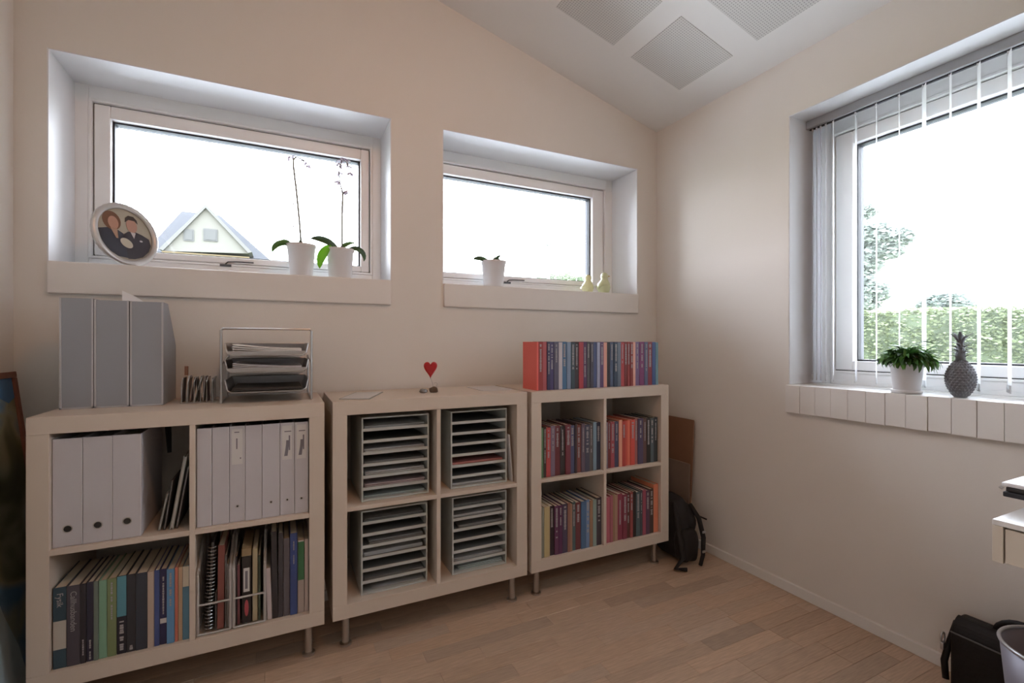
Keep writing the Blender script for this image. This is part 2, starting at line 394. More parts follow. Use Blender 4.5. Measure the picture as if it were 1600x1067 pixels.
def row(spec, edges, y, z, h, d, where, group, kind='paperback', cat='book', jit=.004, kk=.46):
    """spec: list of (colour name, rgb, title, extra dict) left to right; edges: X positions"""
    n = len(spec); names = [s[0] for s in spec]; cand = []
    for i, nm in enumerate(names):
        if i == 0: l = f'{nm} {kind}, leftmost {where}'
        elif i == n - 1: l = f'{nm} {kind}, rightmost {where}'
        else: l = f'{nm} {kind} between {names[i-1]} and {names[i+1]} ones {where}'
        cand.append(l)
    for i in range(n):
        if cand.count(cand[i]) > 1 or len(cand[i].split()) > 16:
            a_ = f'{ordinal(i + 1)} from the left' if i < n / 2 else f'{ordinal(n - i)} from the right'
            cand2 = f'{names[i]} {kind}, {a_}, {where}'
        else: cand2 = cand[i]
        s = spec[i]; ex = dict(s[3]) if len(s) > 3 else {}
        hh = ex.pop('h', h) + random.uniform(-jit, jit * .3); dy = ex.pop('dy', random.uniform(0, .006)); ex.setdefault('tspan', (random.choice((.34, .42, .5, .6)), .95)); ex.setdefault('tw', random.choice((.26, .34, .42)))
        book(edges[i] + .0003, edges[i + 1] - edges[i] - .0006, y + dy, z + E_, hh, ex.pop('d', d), D(*s[1], k=kk), cand2, group, title=s[2], **ex)
def scale_edges(px, zoom, off, Y, x0=None, x1=None):
    e = [fx(off + p / zoom, Y) for p in px]
    if x0 is not None:
        a, b = e[0], e[-1]; e = [x0 + (v - a) / (b - a) * (x1 - x0) for v in e]
    return e
# row on top of the right unit
Yb = 1.845
sp = [('orange-red', (190, 62, 50), 0, {}), ('dark red', (122, 28, 28), 1, dict(tspan=(.35, .95))), ('pinkish red', (140, 60, 66), 0), ('navy', (38, 36, 66), 1), ('indigo', (48, 40, 84), 1), ('slate', (66, 64, 84), 1),
      ('white', (150, 146, 152), 0), ('bright blue', (38, 84, 120), 1), ('pale blue', (92, 112, 138), 0), ('dark teal', (38, 58, 66), 1), ('blackish', (44, 34, 38), 1), ('crimson', (136, 26, 36), 0),
      ('plum', (60, 26, 66), 1, dict(tspan=(.2, .95))), ('dark grey', (62, 62, 66), 1), ('charcoal', (56, 56, 70), 1), ('royal blue', (46, 60, 100), 0), ('whitish blue', (120, 126, 150), 0), ('purple', (70, 48, 88), 1),
      ('salmon', (176, 122, 104), 0), ('black', (30, 24, 30), 0), ('blue-grey', (56, 70, 96), 1), ('deep teal', (36, 54, 74), 1), ('greyish blue', (78, 92, 108), 0), ('bright red', (144, 38, 40), 1),
      ('oxblood', (96, 28, 28), 1), ('rusty red', (118, 38, 34), 1), ('brick red', (110, 38, 36), 1), ('light salmon', (184, 128, 108), 0), ('violet', (92, 70, 108), 1), ('magenta', (96, 36, 84), 1), ('steel blue', (66, 78, 104), 1),
      ('maroon', (106, 34, 44), 1), ('cobalt blue', (38, 66, 112), 0), ('teal', (76, 110, 122), 0)]
px = [130, 150, 203, 246, 281, 320, 372, 412, 462, 505, 546, 590, 640, 682, 715, 750, 792, 824, 862, 902, 934, 972, 1012, 1048, 1090, 1122, 1150, 1180, 1208, 1254, 1306, 1342, 1388, 1424, 1452]
row(sp, scale_edges(px, 6.957, 820, Yb), Yb, ZT, .218, .135, 'on top of the shelf unit', 'paperbacks in a row on top of the right shelf unit', jit=.003, kk=.52)
# four cells of the right unit
cx0 = SX[2] + UT; cx1 = cx0 + UI + .016
g3 = 'paperbacks in the cells of the right shelf unit'
sp = [('green', (70, 104, 72), 0), ('grey-black', (52, 44, 44), 1, dict(tspan=(.3, .95))), ('bright red', (142, 44, 42), 1), ('purple-grey', (92, 78, 96), 1), ('maroon', (84, 34, 40), 1), ('black', (42, 40, 42), 1), ('wine red', (92, 36, 46), 1),
      ('blue', (52, 60, 92), 1), ('dark brown', (48, 40, 46), 0), ('rusty brown', (98, 48, 42), 1), ('mauve', (74, 62, 76), 1), ('slate', (50, 54, 70), 1), ('olive grey', (68, 64, 62), 1), ('pale teal', (86, 108, 122), 0), ('navy', (30, 38, 56), 1)]
px = [62, 110, 143, 200, 255, 322, 385, 448, 503, 530, 583, 628, 688, 732, 775, 830]
row(sp, scale_edges(px, 8, 840, 1.83, cx0 + .003, cx0 + UI - .002), 1.83, ZU, .225, .17, 'in upper left cell of paperbacks', g3, kind='book', jit=.006)
sp = [('lilac grey', (92, 82, 94), 1, dict(tspan=(.1, .95))), ('maroon', (94, 34, 38), 1), ('raspberry', (128, 48, 56), 1), ('navy', (52, 52, 76), 1), ('salmon', (182, 110, 84), 0), ('scarlet', (140, 36, 26), 1), ('vermilion', (158, 50, 30), 0), ('orange', (172, 76, 50), 0, {}),
      ('orange-red', (160, 42, 26), 1), ('dusty pink', (120, 66, 62), 1), ('dark violet', (58, 50, 76), 1), ('brown', (74, 52, 50), 1), ('black-green', (32, 36, 36), 1), ('slate', (60, 72, 78), 1), ('dark teal', (34, 42, 46), 1)]
px = [868, 912, 950, 998, 1048, 1088, 1130, 1160, 1195, 1250, 1284, 1350, 1394, 1440, 1480, 1530]
row(sp, scale_edges(px, 8, 840, 1.83, cx1 + .002, cx1 + UI - .004), 1.83, ZU, .225, .17, 'in upper right cell of paperbacks', g3, kind='book', jit=.006)
sp = [('pale green', (104, 108, 96), 0), ('yellow', (140, 124, 80), 0), ('black', (34, 24, 32), 1), ('plum', (76, 36, 66), 1), ('deep purple', (66, 28, 62), 1), ('dark slate', (54, 48, 68), 1), ('brown', (112, 74, 60), 0), ('tan', (122, 88, 66), 0),
      ('teal', (52, 72, 74), 1), ('maroon', (84, 38, 42), 1), ('blue', (44, 78, 112), 0), ('lavender blue', (72, 98, 134), 1), ('caramel', (118, 86, 56), 0), ('pale teal', (98, 118, 112), 0), ('charcoal', (50, 46, 54), 1)]
px = [50, 98, 168, 228, 278, 325, 388, 420, 448, 492, 556, 615, 660, 702, 746, 810]
row(sp, scale_edges(px, 8, 840, 1.83, cx0 + .003, cx0 + UI - .002), 1.825, ZLo, .222, .17, 'in lower left cell of paperbacks', g3, kind='book', jit=.006)
sp = [('pink', (140, 62, 76), 0), ('dusty pink', (126, 62, 74), 0), ('khaki', (112, 86, 58), 0), ('tan', (128, 98, 78), 0), ('crimson', (108, 34, 54), 1), ('dark crimson', (96, 30, 48), 1), ('dark brown', (70, 40, 38), 1), ('brick red', (116, 46, 44), 1), ('black', (32, 28, 30), 0),
      ('teal', (52, 70, 76), 1), ('slate', (50, 56, 64), 1), ('rose', (122, 46, 66), 0), ('dark purple', (66, 44, 66), 1), ('brown-black', (52, 42, 38), 1), ('orange', (164, 88, 52), 0, dict(h=.245))]
px = [862, 925, 962, 985, 1025, 1088, 1142, 1180, 1216, 1252, 1302, 1332, 1374, 1420, 1472, 1532]
row(sp, scale_edges(px, 8, 840, 1.83, cx1 + .002, cx1 + UI - .004), 1.825, ZLo, .222, .17, 'in lower right cell of paperbacks', g3, kind='book', jit=.006)
# textbooks in the left unit
g1 = 'textbooks in the lower left cell of the left shelf unit'
sp = [('dark teal', (26, 50, 62), 0, dict(two=((.50, .47, .42, 1), .235, .585), text='Fysik')), ('charcoal', (52, 48, 56), 0, dict(text='Callhusbanden')), ('black', (32, 30, 36), 1, dict(tspan=(.1, .3))), ('navy-black', (28, 28, 46), 1, dict(tspan=(.05, .3))), ('grey-green', (76, 88, 80), 0),
      ('mint green', (84, 122, 98), 0), ('olive green', (88, 102, 62), 1, dict(tspan=(.5, .95), tw=.2)), ('turquoise and black', (22, 24, 34), 1, dict(two=(D(46, 102, 116), .48, .995), tspan=(.05, .42))), ('blackish', (34, 36, 42), 1, dict(tspan=(.04, .12))), ('blue-black', (36, 42, 52), 0),
      ('cream', (134, 118, 104), 0), ('royal blue', (38, 56, 104), 0), ('dark blue', (28, 28, 62), 1, dict(two=((.62, .6, .6, 1), .28, .345), tspan=(.4, .9))), ('sky blue', (52, 104, 142), 1), ('red-orange', (150, 78, 56), 0), ('sandy', (142, 116, 88), 0), ('blue and cream', (54, 98, 118), 0, dict(two=((.62, .56, .44, 1), .72, .995)))]
px = [28, 150, 268, 322, 385, 428, 500, 584, 672, 752, 856, 914, 962, 1024, 1094, 1124, 1162, 1222]
lx0 = SX[0] + UT
row(sp, scale_edges(px, 5.614, 80, 1.832, lx0 + .003, lx0 + UI - .002), 1.825, ZLo, .238, .20, 'below the white binders', g1, kind='textbook', jit=.003)

# ------------------------------------------------------------------ ring binders
m_bind = mat('binder_white', (.56, .545, .575), .5, nz=.015, nscale=20)
m_edge = mat('binder_edge', (.68, .68, .70), .35)
m_hole = mat('black_hole', (.02, .02, .02), .6)
m_paper = mat('paper_white', (.66, .65, .64), .85)
m_print = mat('label_print', (.20, .19, .22), .8)
def binder(x, w_, y, z, h, d, label, group, lean=0, ring_=True, lab=None, mat_=None):
    e = thing('ring_binder', label, 'binder', (x, y, z), 0, group)
    if lean: e.rotation_euler = (0, lean, 0)
    t_ = .0025
    q = M().box(0, t_, 0.004, d, 0, h).box(w_ - t_, w_, .004, d, 0, h).box(0, w_, 0, t_, 0, h)
    q.build('cover', mat_ or m_bind, e, bevel=.001)
    M().box(t_ + .002, w_ - t_ - .002, .02, d - .01, .005, h - .018).build('papers', m_paper, e)
    M().box(w_ - .0025, w_ - .0005, -.0008, .0, .004, h - .004).build('spine_edge', m_edge, e)
    if ring_:
        c = (w_ / 2, -.0005, .052); r = .0105 if ring_ is True else ring_
        q = M(); q.tube([(c[0] + r * math.cos(a), c[1], c[2] + r * math.sin(a)) for a in [2 * PI * k / 20 for k in range(20)]], .0014, 6, closed=True)
        q.build('finger_ring', m_chrome, e)
        M().prism([(c[0] + r * .86 * math.cos(2 * PI * k / 20), c[2] + r * .86 * math.sin(2 * PI * k / 20)) for k in range(20)], -.0007, 0, 1).build('finger_hole', m_hole, e)
    if lab:
        q = M().box(w_ * .14, w_ * .84, -.0008, 0, h * .60, h * .97); o = q.build('spine_label', m_paper, e)
        q = M()
        if lab == 2:
            n = 6
            q.add([(w_ * (.28 + .16 * math.sin(i / n * 1.5) * .9), -.0013, h * (.64 + .17 * i / n)) for i in range(n + 1)] + [(w_ * (.52 + .10 * math.sin(i / n * 1.5)), -.0013, h * (.64 + .17 * i / n)) for i in range(n + 1)], [(i, i + 1, n + 2 + i, n + 1 + i) for i in range(n)])
            q.box(w_ * .3, w_ * .78, -.0013, -.0008, h * .90, h * .91); q.box(w_ * .6, w_ * .7, -.0013, -.0008, h * .70, h * .86)
        else:
            q.box(w_ * .3, w_ * .62, -.0013, -.0008, h * .93, h * .94); q.box(w_ * .42, w_ * .5, -.0013, -.0008, h * .76, h * .87); q.box(w_ * .66, w_ * .74, -.0013, -.0008, h * .655, h * .67)
        q.build('label_print', m_print, o)
    return e
gb = 'white ring binders in the left shelf unit'
xs = [-.5995, -.5305, -.4605, -.3895]
lb = ['white lever arch binder with finger ring, hard against the left side panel', 'white lever arch binder with finger ring, between two alike in the upper left cell', 'white lever arch binder with finger ring, beside the leaning grey folders']
for i in range(3): binder(xs[i] + .0005, xs[i + 1] - xs[i] - .001, 1.828, ZU + E_, .318, .285, lb[i], gb)
xs = [-.2455, -.2035, -.154, -.108, -.058, -.003, .043, .0875]
lb = ['plain white ring binder, leftmost in the upper right cell', 'plain greyish white ring binder, second from left in the upper right cell', 'white ring binder with a faint printed label and tiny ring, third from left',
      'plain white ring binder with a bright right edge, in the middle of seven', 'white ring binder with blank upper label, beside two with black arc prints', 'white ring binder with black arc print, left one of the two', 'white ring binder with black arc print, rightmost in the cell']
for i in range(7): binder(xs[i] + .0005, xs[i + 1] - xs[i] - .001, 1.828 + (i % 3) * .002, ZU + E_, .321, .28, lb[i], gb, ring_=(.004 if i in (2, 4, 5, 6) else False), lab={2: 1, 5: 2, 6: 2}.get(i))
# leaning folders beside the binders
m_fold = mat('grey_folder', (.34, .36, .35), .6); m_foldd = mat('dark_folder', (.06, .06, .065), .6)
def sheet(name, label, cat, loc, size, lean, mt, group=None, rz=0, parts=True):
    e = thing(name, label, cat, loc, rz, group); e.rotation_euler = (0, lean, rz)
    w_, d, h = size
    M().box(0, w_ * .3, 0, d, 0, h).box(w_ * .7, w_, 0, d, 0, h).box(w_ * .3, w_ * .7, d - .002, d, 0, h).build('cover', mt, e)
    M().box(w_ * .3, w_ * .7, .003, d - .004, .003, h - .004).build('papers', m_paper, e)
    return e
gf = 'thin folders leaning beside the white binders'
sheet('folder', 'tall pale grey folder leaning against the divider beside white binders', 'folder', (-.321, 1.845, ZU + .0024), (.010, .26, .235), math.radians(9.3), m_fold, gf)
sheet('folder', 'black folder leaning behind the pale grey one', 'folder', (-.306, 1.85, ZU + .0018), (.006, .25, .20), math.radians(9.3), m_foldd, gf)
sheet('folder', 'low thin grey folder leaning close to the third white binder', 'folder', (-.352, 1.85, ZU + .0018), (.005, .22, .12), math.radians(11), m_fold, gf)
sheet('folder', 'low dark folder leaning between two grey folders', 'folder', (-.338, 1.85, ZU + .0018), (.005, .22, .16), math.radians(8), m_foldd, gf)
# black strap hanging behind the third binder
tag(M().add([(-.372, 2.05, .852), (-.352, 2.05, .852), (-.362, 2.02, .80), (-.345, 2.02, .80), (-.352, 1.99, .745), (-.340, 1.99, .745)], [(0, 1, 3, 2), (2, 3, 5, 4)]).build('strap', mat('black_fabric', (.012, .012, .014), .9), solid=.003), 'black fabric strap hanging over the back of the third white binder', 'strap')

# ------------------------------------------------------------------ lower right cell of the left unit: wire files and books
m_wire = mat('silver_wire', (.45, .44, .43), .3, metal=1); m_wire2 = mat('grey_wire', (.50, .49, .48), .4, metal=.25)
rx0 = SX[0] + UT + UI + .016
def wire_file(x0, x1, label):
    e = thing('magazine_rack', label, 'magazine file', (x0, 1.822, ZLo + .001), 0, 'silver wire magazine files in the lower right cell')
    W = x1 - x0; d = .24; hf = .20; hb = .27
    for x in (.003, W - .003):
        q = M(); q.tube([(x, 0.005, .004), (x, 0.005, hf), (x, d * .5, hb), (x, d, hb), (x, d, .004)], .0048, 8); q.build('side_frame', m_wire2, e)
        q = M()
        for k in range(1, 7): yy_ = d * k / 7; q.tube([(x, yy_, .004), (x, yy_, hf + (hb - hf) * min(1, yy_ / (d * .5)))], .0012, 5)
        q.build('side_wire', m_wire2, e)
    for z in (.004, .10, ): M().tube([(.003, .003, z), (W - .003, .003, z)], .0034, 8).build('cross_bar', m_wire2, e)
    q = M()
    for k in range(6): q.tube([(.003 + (W - .006) * k / 5, .003, .004), (.003 + (W - .006) * k / 5, d, .004)], .0015, 5)
    q.tube([(.003, d, .004), (W - .003, d, .004)], .0028, 6)
    q.build('base_wire', m_wire2, e)
    return e
wx = scale_edges([40, 345, 358, 648], 5.616, 300, 1.825)
wire_file(wx[0], wx[1], 'silver wire magazine file holding a black spiral notebook')
wire_file(wx[2], wx[3], 'silver wire magazine file holding a black box with white label')
zf = ZLo + .008; yf = 1.832
def slab(name, label, cat, x0, x1, h, col, group=None, d=.2, y=None, lean=0, mt=None, z=None):
    return book(x0, x1 - x0, y or yf, z or zf, h, d, col, label, group, lean=lean, cat=cat)
gm = 'books and papers in the lower right cell of the left shelf unit'
ex = lambda p: fx(300 + p / 5.616, 1.84)
# spiral notebook
e = thing('spiral_notebook', 'black wire-bound notebook standing in the left wire magazine file', 'notebook', (ex(95), yf, zf), 0, gm); e.rotation_euler = (0, math.radians(2.5), 0)
M().box(.012, .019, .012, .20, 0, .285).build('cover', m_foldd, e)
q = M()
for k in range(24):
    z = .008 + k * .0115; q.tube([(.0155 + .0125 * math.cos(a), .012 + .012 * math.sin(a), z) for a in [2 * PI * j / 10 for j in range(10)]], .0016, 5, closed=True)
q.build('spiral_binding', m_wire, e)
slab('b', 'rust-red booklet with a pale lower band in the left wire file', 'book', ex(222), ex(280), .275, D(96, 46, 38), gm, lean=.012).name = 'booklet'
slab('b', 'thin grey brochure beside the rust-red booklet', 'book', ex(292), ex(306), .24, D(74, 70, 70), gm, d=.19).name = 'brochure'
slab('b', 'thin white brochure at the right of the left wire file', 'book', ex(309), ex(321), .21, D(96, 94, 92), gm, d=.19).name = 'brochure'
slab('b', 'dark grey folder low behind the wire notebook', 'folder', ex(204), ex(219), .12, D(48, 46, 46), gm, d=.19).name = 'folder'
slab('b', 'thin black booklet at the left of the right wire file', 'book', ex(386), ex(398), .23, D(34, 30, 34), gm).name = 'booklet'
slab('b', 'thin wine-red booklet next to the black box', 'book', ex(400), ex(422), .20, D(84, 40, 46), gm).name = 'booklet'
e = thing('cardboard_box', 'narrow black box with white label and red mark in the right wire file', 'box', (ex(438), yf, zf), 0, gm)
wB = ex(522) - ex(438)
M().box(0, wB, 0, .19, 0, .225).build('box_body', mat('black_card', (.03, .025, .025), .5), e, bevel=.002)
M().box(wB * .18, wB * .82, -.0008, 0, .105, .185).build('white_label', m_paper, e)
M().box(wB * .35, wB * .62, -.0012, -.0008, .115, .175).build('label_print', m_print, e)
M().prism([(wB * (.5 + .22 * math.cos(a)), .05 + .028 * math.sin(a)) for a in [2 * PI * k / 14 for k in range(14)]], -.0008, 0, 1).build('red_mark', mat('red_print', (.45, .08, .10), .6), e)
M().box(0, wB, .0, .19, .2255, .25).build('box_lid', mat('tan_card', (.30, .22, .12), .7), e)
slab('b', 'tall cream booklet beside the black box in the wire file', 'book', ex(532), ex(576), .245, D(122, 112, 84), gm).name = 'booklet'
slab('b', 'thin dark green booklet at the right of the right wire file', 'book', ex(582), ex(602), .22, D(46, 58, 44), gm).name = 'booklet'
zz = ZLo + .001
slab('b', 'slim white book leaning on black folders', 'book', ex(662), ex(704), .178, D(138, 128, 128), gm, z=zz, lean=-.03).name = 'book'
slab('b', 'tall black folder, left one of two beside the slim white book', 'folder', ex(706), ex(756), .30, D(34, 32, 34), gm, z=zz, lean=-.015).name = 'folder'
slab('b', 'tall charcoal folder between the black folder and the grey book', 'folder', ex(758), ex(800), .292, D(44, 42, 46), gm, z=zz).name = 'folder'
slab('b', 'dark grey book with pale top standing left of the blue book', 'book', ex(804), ex(856), .27, D(66, 62, 66), gm, z=zz).name = 'book'
book(ex(860), ex(924) - ex(860), yf - .003, zz, .285, .2, D(30, 48, 96), 'tall navy blue book with small white title on its spine', gm, title=1, tspan=(.62, .9), tw=.15)
book(ex(928), ex(984) - ex(928), yf, zz, .255, .2, D(128, 118, 112), 'green and white book standing right of the navy book', gm, two=(D(36, 86, 52), .45, .98))
slab('b', 'thin white booklet pressed against the right side panel', 'book', ex(988), SX[0] + US - UT - .002, .255, D(136, 124, 116), gm, z=zz).name = 'booklet'

# ------------------------------------------------------------------ grey paper sorters
m_sort = mat('grey_plastic', (.50, .53, .51), .45, nz=.02, nscale=20)
m_slot_shade = mat('grey_plastic_slot_shade', (.17, .18, .18), .5)  # same plastic, darkened: shade inside the slots painted onto the tray plates
gs = 'grey literature sorters in the middle shelf unit'
def sorter(x0, x1, z, h, label, stacks, where, rz=0):
    W = x1 - x0; d = .32; t_ = .006
    e = thing('paper_sorter', label, 'paper sorter', (x0, 1.85, z + E_), rz, gs)
    q = M().box(0, t_, 0, d, 0, h).box(W - t_, W, 0, d, 0, h).box(t_, W - t_, 0, d, 0, t_).box(t_, W - t_, 0, d, h - t_, h).box(t_, W - t_, d - .004, d, t_, h - t_)
    q.build('housing', m_sort, e, bevel=.0015)
    pitch = (h - t_) / 7
    for k in range(1, 7):
        z_ = k * pitch
        M().box(t_, W - t_, .006, d - .005, z_, z_ + .003, 1).box(t_, W - t_, .0015, .006, z_ - .003, z_ + .008).build('shelf_tray', [m_sort, m_slot_shade], e)
    r2 = random.Random(hash(label) % 97 if False else len(label))
    for k, (nm, col, th, off) in stacks.items():
        z_ = z + E_ + (6 - k) * pitch + (.0085 if k < 6 else .007)
        s_ = thing('paper_stack', f'{nm} in the {ordinal(k + 1)} slot from the top of the {where}', 'papers', (x0 + t_ + .006 + off, 1.853 + .012, z_ - .0052 if k < 6 else z_ + 0), 0, 'papers lying in the grey sorters')
        n = 4; q = M(); Wp = W - 2 * t_ - .012 - off
        for i in range(n):
            j = r2.uniform(0, .006)
            q.box(j, Wp - r2.uniform(0, .004), r2.uniform(0, .01), .285, i * th / n + .0001, (i + 1) * th / n)
        q.build('sheets', mat('papers_' + nm.replace(' ', '_'), col, .85), s_)
PW = (.50, .50, .50); PG = (.26, .26, .255); PP = (.52, .42, .44); PR = (.55, .22, .20); PT = (.45, .52, .52)
sorter(.273, .533, ZU, .318, 'grey seven-slot paper sorter in the upper left cell of the middle unit', {0: ('white papers', PW, .010, 0), 2: ('white papers', PW, .012, 0), 3: ('grey papers', PG, .008, 0), 4: ('white papers', PW, .015, 0), 5: ('pinkish papers', PP, .012, 0), 6: ('pale green papers', PT, .008, 0)}, 'upper left sorter')
cxr = SX[1] + UT + UI + .016
sorter(.6245, .878, ZU, .318, 'grey seven-slot paper sorter in the upper right cell of the middle unit', {4: ('red papers', PR, .009, 0), 6: ('white papers', PW, .010, 0)}, 'upper right sorter')
sorter(.271, .527, ZLo, .318, 'grey seven-slot paper sorter in the lower left cell of the middle unit', {0: ('grey papers', PG, .010, 0), 2: ('grey papers', PG, .013, .02), 3: ('white papers', PW, .014, 0), 5: ('grey papers', PG, .006, 0), 6: ('white papers', PW, .006, .03)}, 'lower left sorter')
sorter(.6305, .877, ZLo, .318, 'grey seven-slot paper sorter in the lower right cell of the middle unit', {0: ('grey papers', PG, .010, 0), 1: ('white papers', PW, .012, 0), 2: ('grey papers', PG, .011, .02), 5: ('white papers', PW, .010, 0), 6: ('pale green papers', PT, .014, .02)}, 'lower right sorter')
e = thing('paper_sheet', 'white paper leaning between the upper right sorter and the side panel', 'paper', (.897, 1.835, ZU + .001), 0); e.rotation_euler = (0, math.radians(-4.5), 0)
M().box(0, .003, 0, .24, 0, .205).build('sheets', m_paper, e)

# ------------------------------------------------------------------ on top of the left unit
m_box = mat('grey_cardboard', (.31, .33, .365), .45, nz=.02, nscale=10); m_boxe = mat('box_edging', (.48, .48, .50), .4)
gx = 'grey magazine boxes on top of the left shelf unit'
def magbox(x0, x1, h, label, y=1.985):
    W = x1 - x0; d = .215
    e = thing('magazine_box', label, 'magazine file', (x0, y, ZT + E_), 0, gx)
    prof = [(0, 0), (d, 0), (d, h * .55), (d * .45, h * .97), (d * .45, h), (0, h)]
    prof = [(0, 0), (d, 0), (d, h * .58), (d * .35, h), (0, h)]
    M().prism(prof, 0, .0025, 0).build('side_panel', m_box, e); M().prism(prof, W - .0025, W, 0).build('side_panel', m_box, e)
    M().box(.0025, W - .0025, 0, .0025, 0, h).build('spine', m_box, e)
    M().box(.0025, W - .0025, .0025, d, 0, .0025).box(.0025, W - .0025, d - .0025, d, .0025, h * .57).build('tray', m_box, e)
    for x in (0, W - .005): M().box(x, x + .005, -.0018, .0, 0, h + .001).build('corner_strip', m_boxe, e)
    M().box(0, W, -.0018, 0, 0, .005).build('bottom_strip', m_boxe, e)
    M().box(.010, W - .012, .012, d - .012, .003, h * .56).build('papers', m_paper, e)
magbox(-.633, -.549, .357, 'tall grey magazine box, nearest the left wall'); magbox(-.547, -.4565, .353, 'tall grey magazine box in the middle of three'); magbox(-.4535, -.3625, .352, 'tall grey magazine box with a sloped side showing, beside the card rack')
tag(M().prism([(-.487, 1.19), (-.462, 1.19), (-.428, 1.266), (-.452, 1.284), (-.488, 1.302)], 2.04, 2.043, 1).prism([(-.485, 1.19), (-.462, 1.19), (-.430, 1.262), (-.484, 1.285)], 2.047, 2.05, 1).build('folded_paper', mat('bright_paper', (.92, .92, .93), .8)), 'folded white paper sticking up between the grey magazine boxes', 'paper')
# card rack with small cards
e = thing('card_rack', 'small wire rack filled with cards beside the grey magazine boxes', 'card rack', (-.315, 1.985, ZT + .001))
q = M()
for k in range(6):
    x = .004 + k * .0185; q.tube([(x, .0, .002), (x, .0, .075), (x + .004, .004, .09), (x + .004, .07, .09), (x, .075, .075), (x, .075, .002)], .0016, 6)
q.tube([(0, 0, .002), (.105, 0, .002)], .0016, 6); q.tube([(0, .075, .002), (.105, .075, .002)], .0016, 6)
q.build('wire_frame', m_wire, e)
cc = [((.10, .095, .10), .085, 3), ((.35, .36, .36), .092, 5), ((.12, .09, .09), .088, 8), ((.26, .30, .30), .092, 12), ((.05, .05, .055), .080, -6), ((.32, .33, .34), .090, 4), ((.14, .11, .12), .088, -3), ((.30, .31, .33), .082, 2)]
cn = ['dark grey', 'pale grey', 'brown-black', 'greenish grey', 'black', 'light grey', 'dull purple', 'bluish grey']
for k, (c, h, a) in enumerate(cc):
    x = -.312 + k * .0125
    o = M().box(0, .0022, .006, .068, 0, h).build('card', mat('card_' + cn[k].replace(' ', '_'), c, .6), loc=(x, 1.985, ZT + .005)); o.rotation_euler = (0, math.radians(a), 0)
    tag(o, f'{cn[k]} card standing in the small wire rack', 'card', 'cards in the small wire rack')
o = M().box(0, .010, .0, .012, 0, .032).build('eraser', mat('brown_rubber', (.22, .10, .06), .6), loc=(-.308, 2.0, ZT + .1)); tag(o, 'small brown block lying on top of the cards in the rack', 'eraser')
o.location = (-.306, 2.01, ZT + .0985)
# letter tray
m_lip = mat('light_steel', (.38, .38, .38), .4, metal=.3); m_mesh = mat('perforated_steel', (.28, .28, .29), .35, metal=.8)
e = thing('letter_tray', 'three-tier silver letter tray with a top handle on the left shelf unit', 'letter tray', (-.187, 1.925, ZT + .001))
W = .29; d = .255; H = .262
for x in (0, W):
    M().tube([(x, 0, 0.003), (x, 0, H - .006), (x + (.006 if x == 0 else -.006), 0, H)], .0042, 8).build('front_post', m_wire, e)
    M().tube([(x, d, .003), (x, d, H * .62)], .004, 8).build('rear_post', m_wire, e)
    q = M(); q.tube([(x, 0, .004), (x, d, .004)], .003, 6); q.tube([(x, 0, H * .52), (x, d, H * .6)], .003, 6); q.build('side_bar', m_wire, e)
M().tube([(.003, 0, H), (W - .003, 0, H)], .0034, 8).build('handle', m_wire, e)
for i, z in enumerate((.038, .108, .168)):
    q = M(); s = .012; zb = z; zt_ = z + .042
    q.add([(s + .012, -.012, zb), (W - s - .012, -.012, zb), (W - s - .012, d, zb), (s + .012, d, zb), (s, -.004, zt_), (W - s, -.004, zt_), (W - s, d, zt_), (s, d, zt_)],
          [(0, 1, 2, 3), (0, 3, 7, 4), (1, 5, 6, 2), (2, 6, 7, 3)])
    o = q.build('tray', m_mesh, e, solid=.0015)
    if i: M().add([(s + .004, -.0115, zb + .015), (s + .014, -.0135, zb + .001), (W - s - .014, -.0135, zb + .001), (W - s - .004, -.0115, zb + .015)], [(0, 1, 2, 3)]).build('front_lip', m_lip, o, solid=.0012)
    q = M(); q.tube([(s, -.004, zt_), (s + .008, -.012, zb + .008), (s + .02, -.014, zb), (W - s - .02, -.014, zb), (W - s - .008, -.012, zb + .008), (W - s, -.004, zt_)], .0026, 8)
    q.tube([(s, -.004, zt_), (s, d, zt_), (W - s, d, zt_), (W - s, -.004, zt_)], .0022, 6); q.build('rim_wire', m_wire, o)
def curved_stack(z, th, lift, label, col, x0=.034, x1=.256):
    s_ = thing('paper_stack', label, 'papers', (-.187, 1.925, ZT + .001 + z), 0, 'papers lying in the letter tray')
    n = 12; q = M()
    for k in range(5):
        vs = []
        for i in range(n + 1):
            u_ = i / n; up = lift * (1 - u_) ** 2 * (k / 4) + .0006
            for y in (-.006 + random.uniform(0, .003), d - .02):
                vs.append((x0 + (x1 - x0) * u_, y, up + k * th / 5)); vs.append((x0 + (x1 - x0) * u_, y, up + k * th / 5 + th / 5.5))
        fs = []
        for i in range(n):
            a = i * 4; b = a + 4; fs += [(a, b, b + 1, a + 1), (a + 2, a + 3, b + 3, b + 2), (a, a + 2, b + 2, b), (a + 1, b + 1, b + 3, a + 3)]
        fs += [(0, 1, 3, 2), (n * 4, n * 4 + 2, n * 4 + 3, n * 4 + 1)]
        q.add(vs, fs)
    q.build('sheets', mat('tray_paper' + str(round(col[0] * 100)), col, .8), s_)
curved_stack(.172, .020, .016, 'curling white papers in the top tier of the letter tray', (.78, .76, .75))
curved_stack(.112, .016, .012, 'grey-white papers in the middle tier of the letter tray', (.60, .59, .62))
curved_stack(.042, .008, .002, 'dark brochures in the bottom tier of the letter tray', (.07, .065, .06))

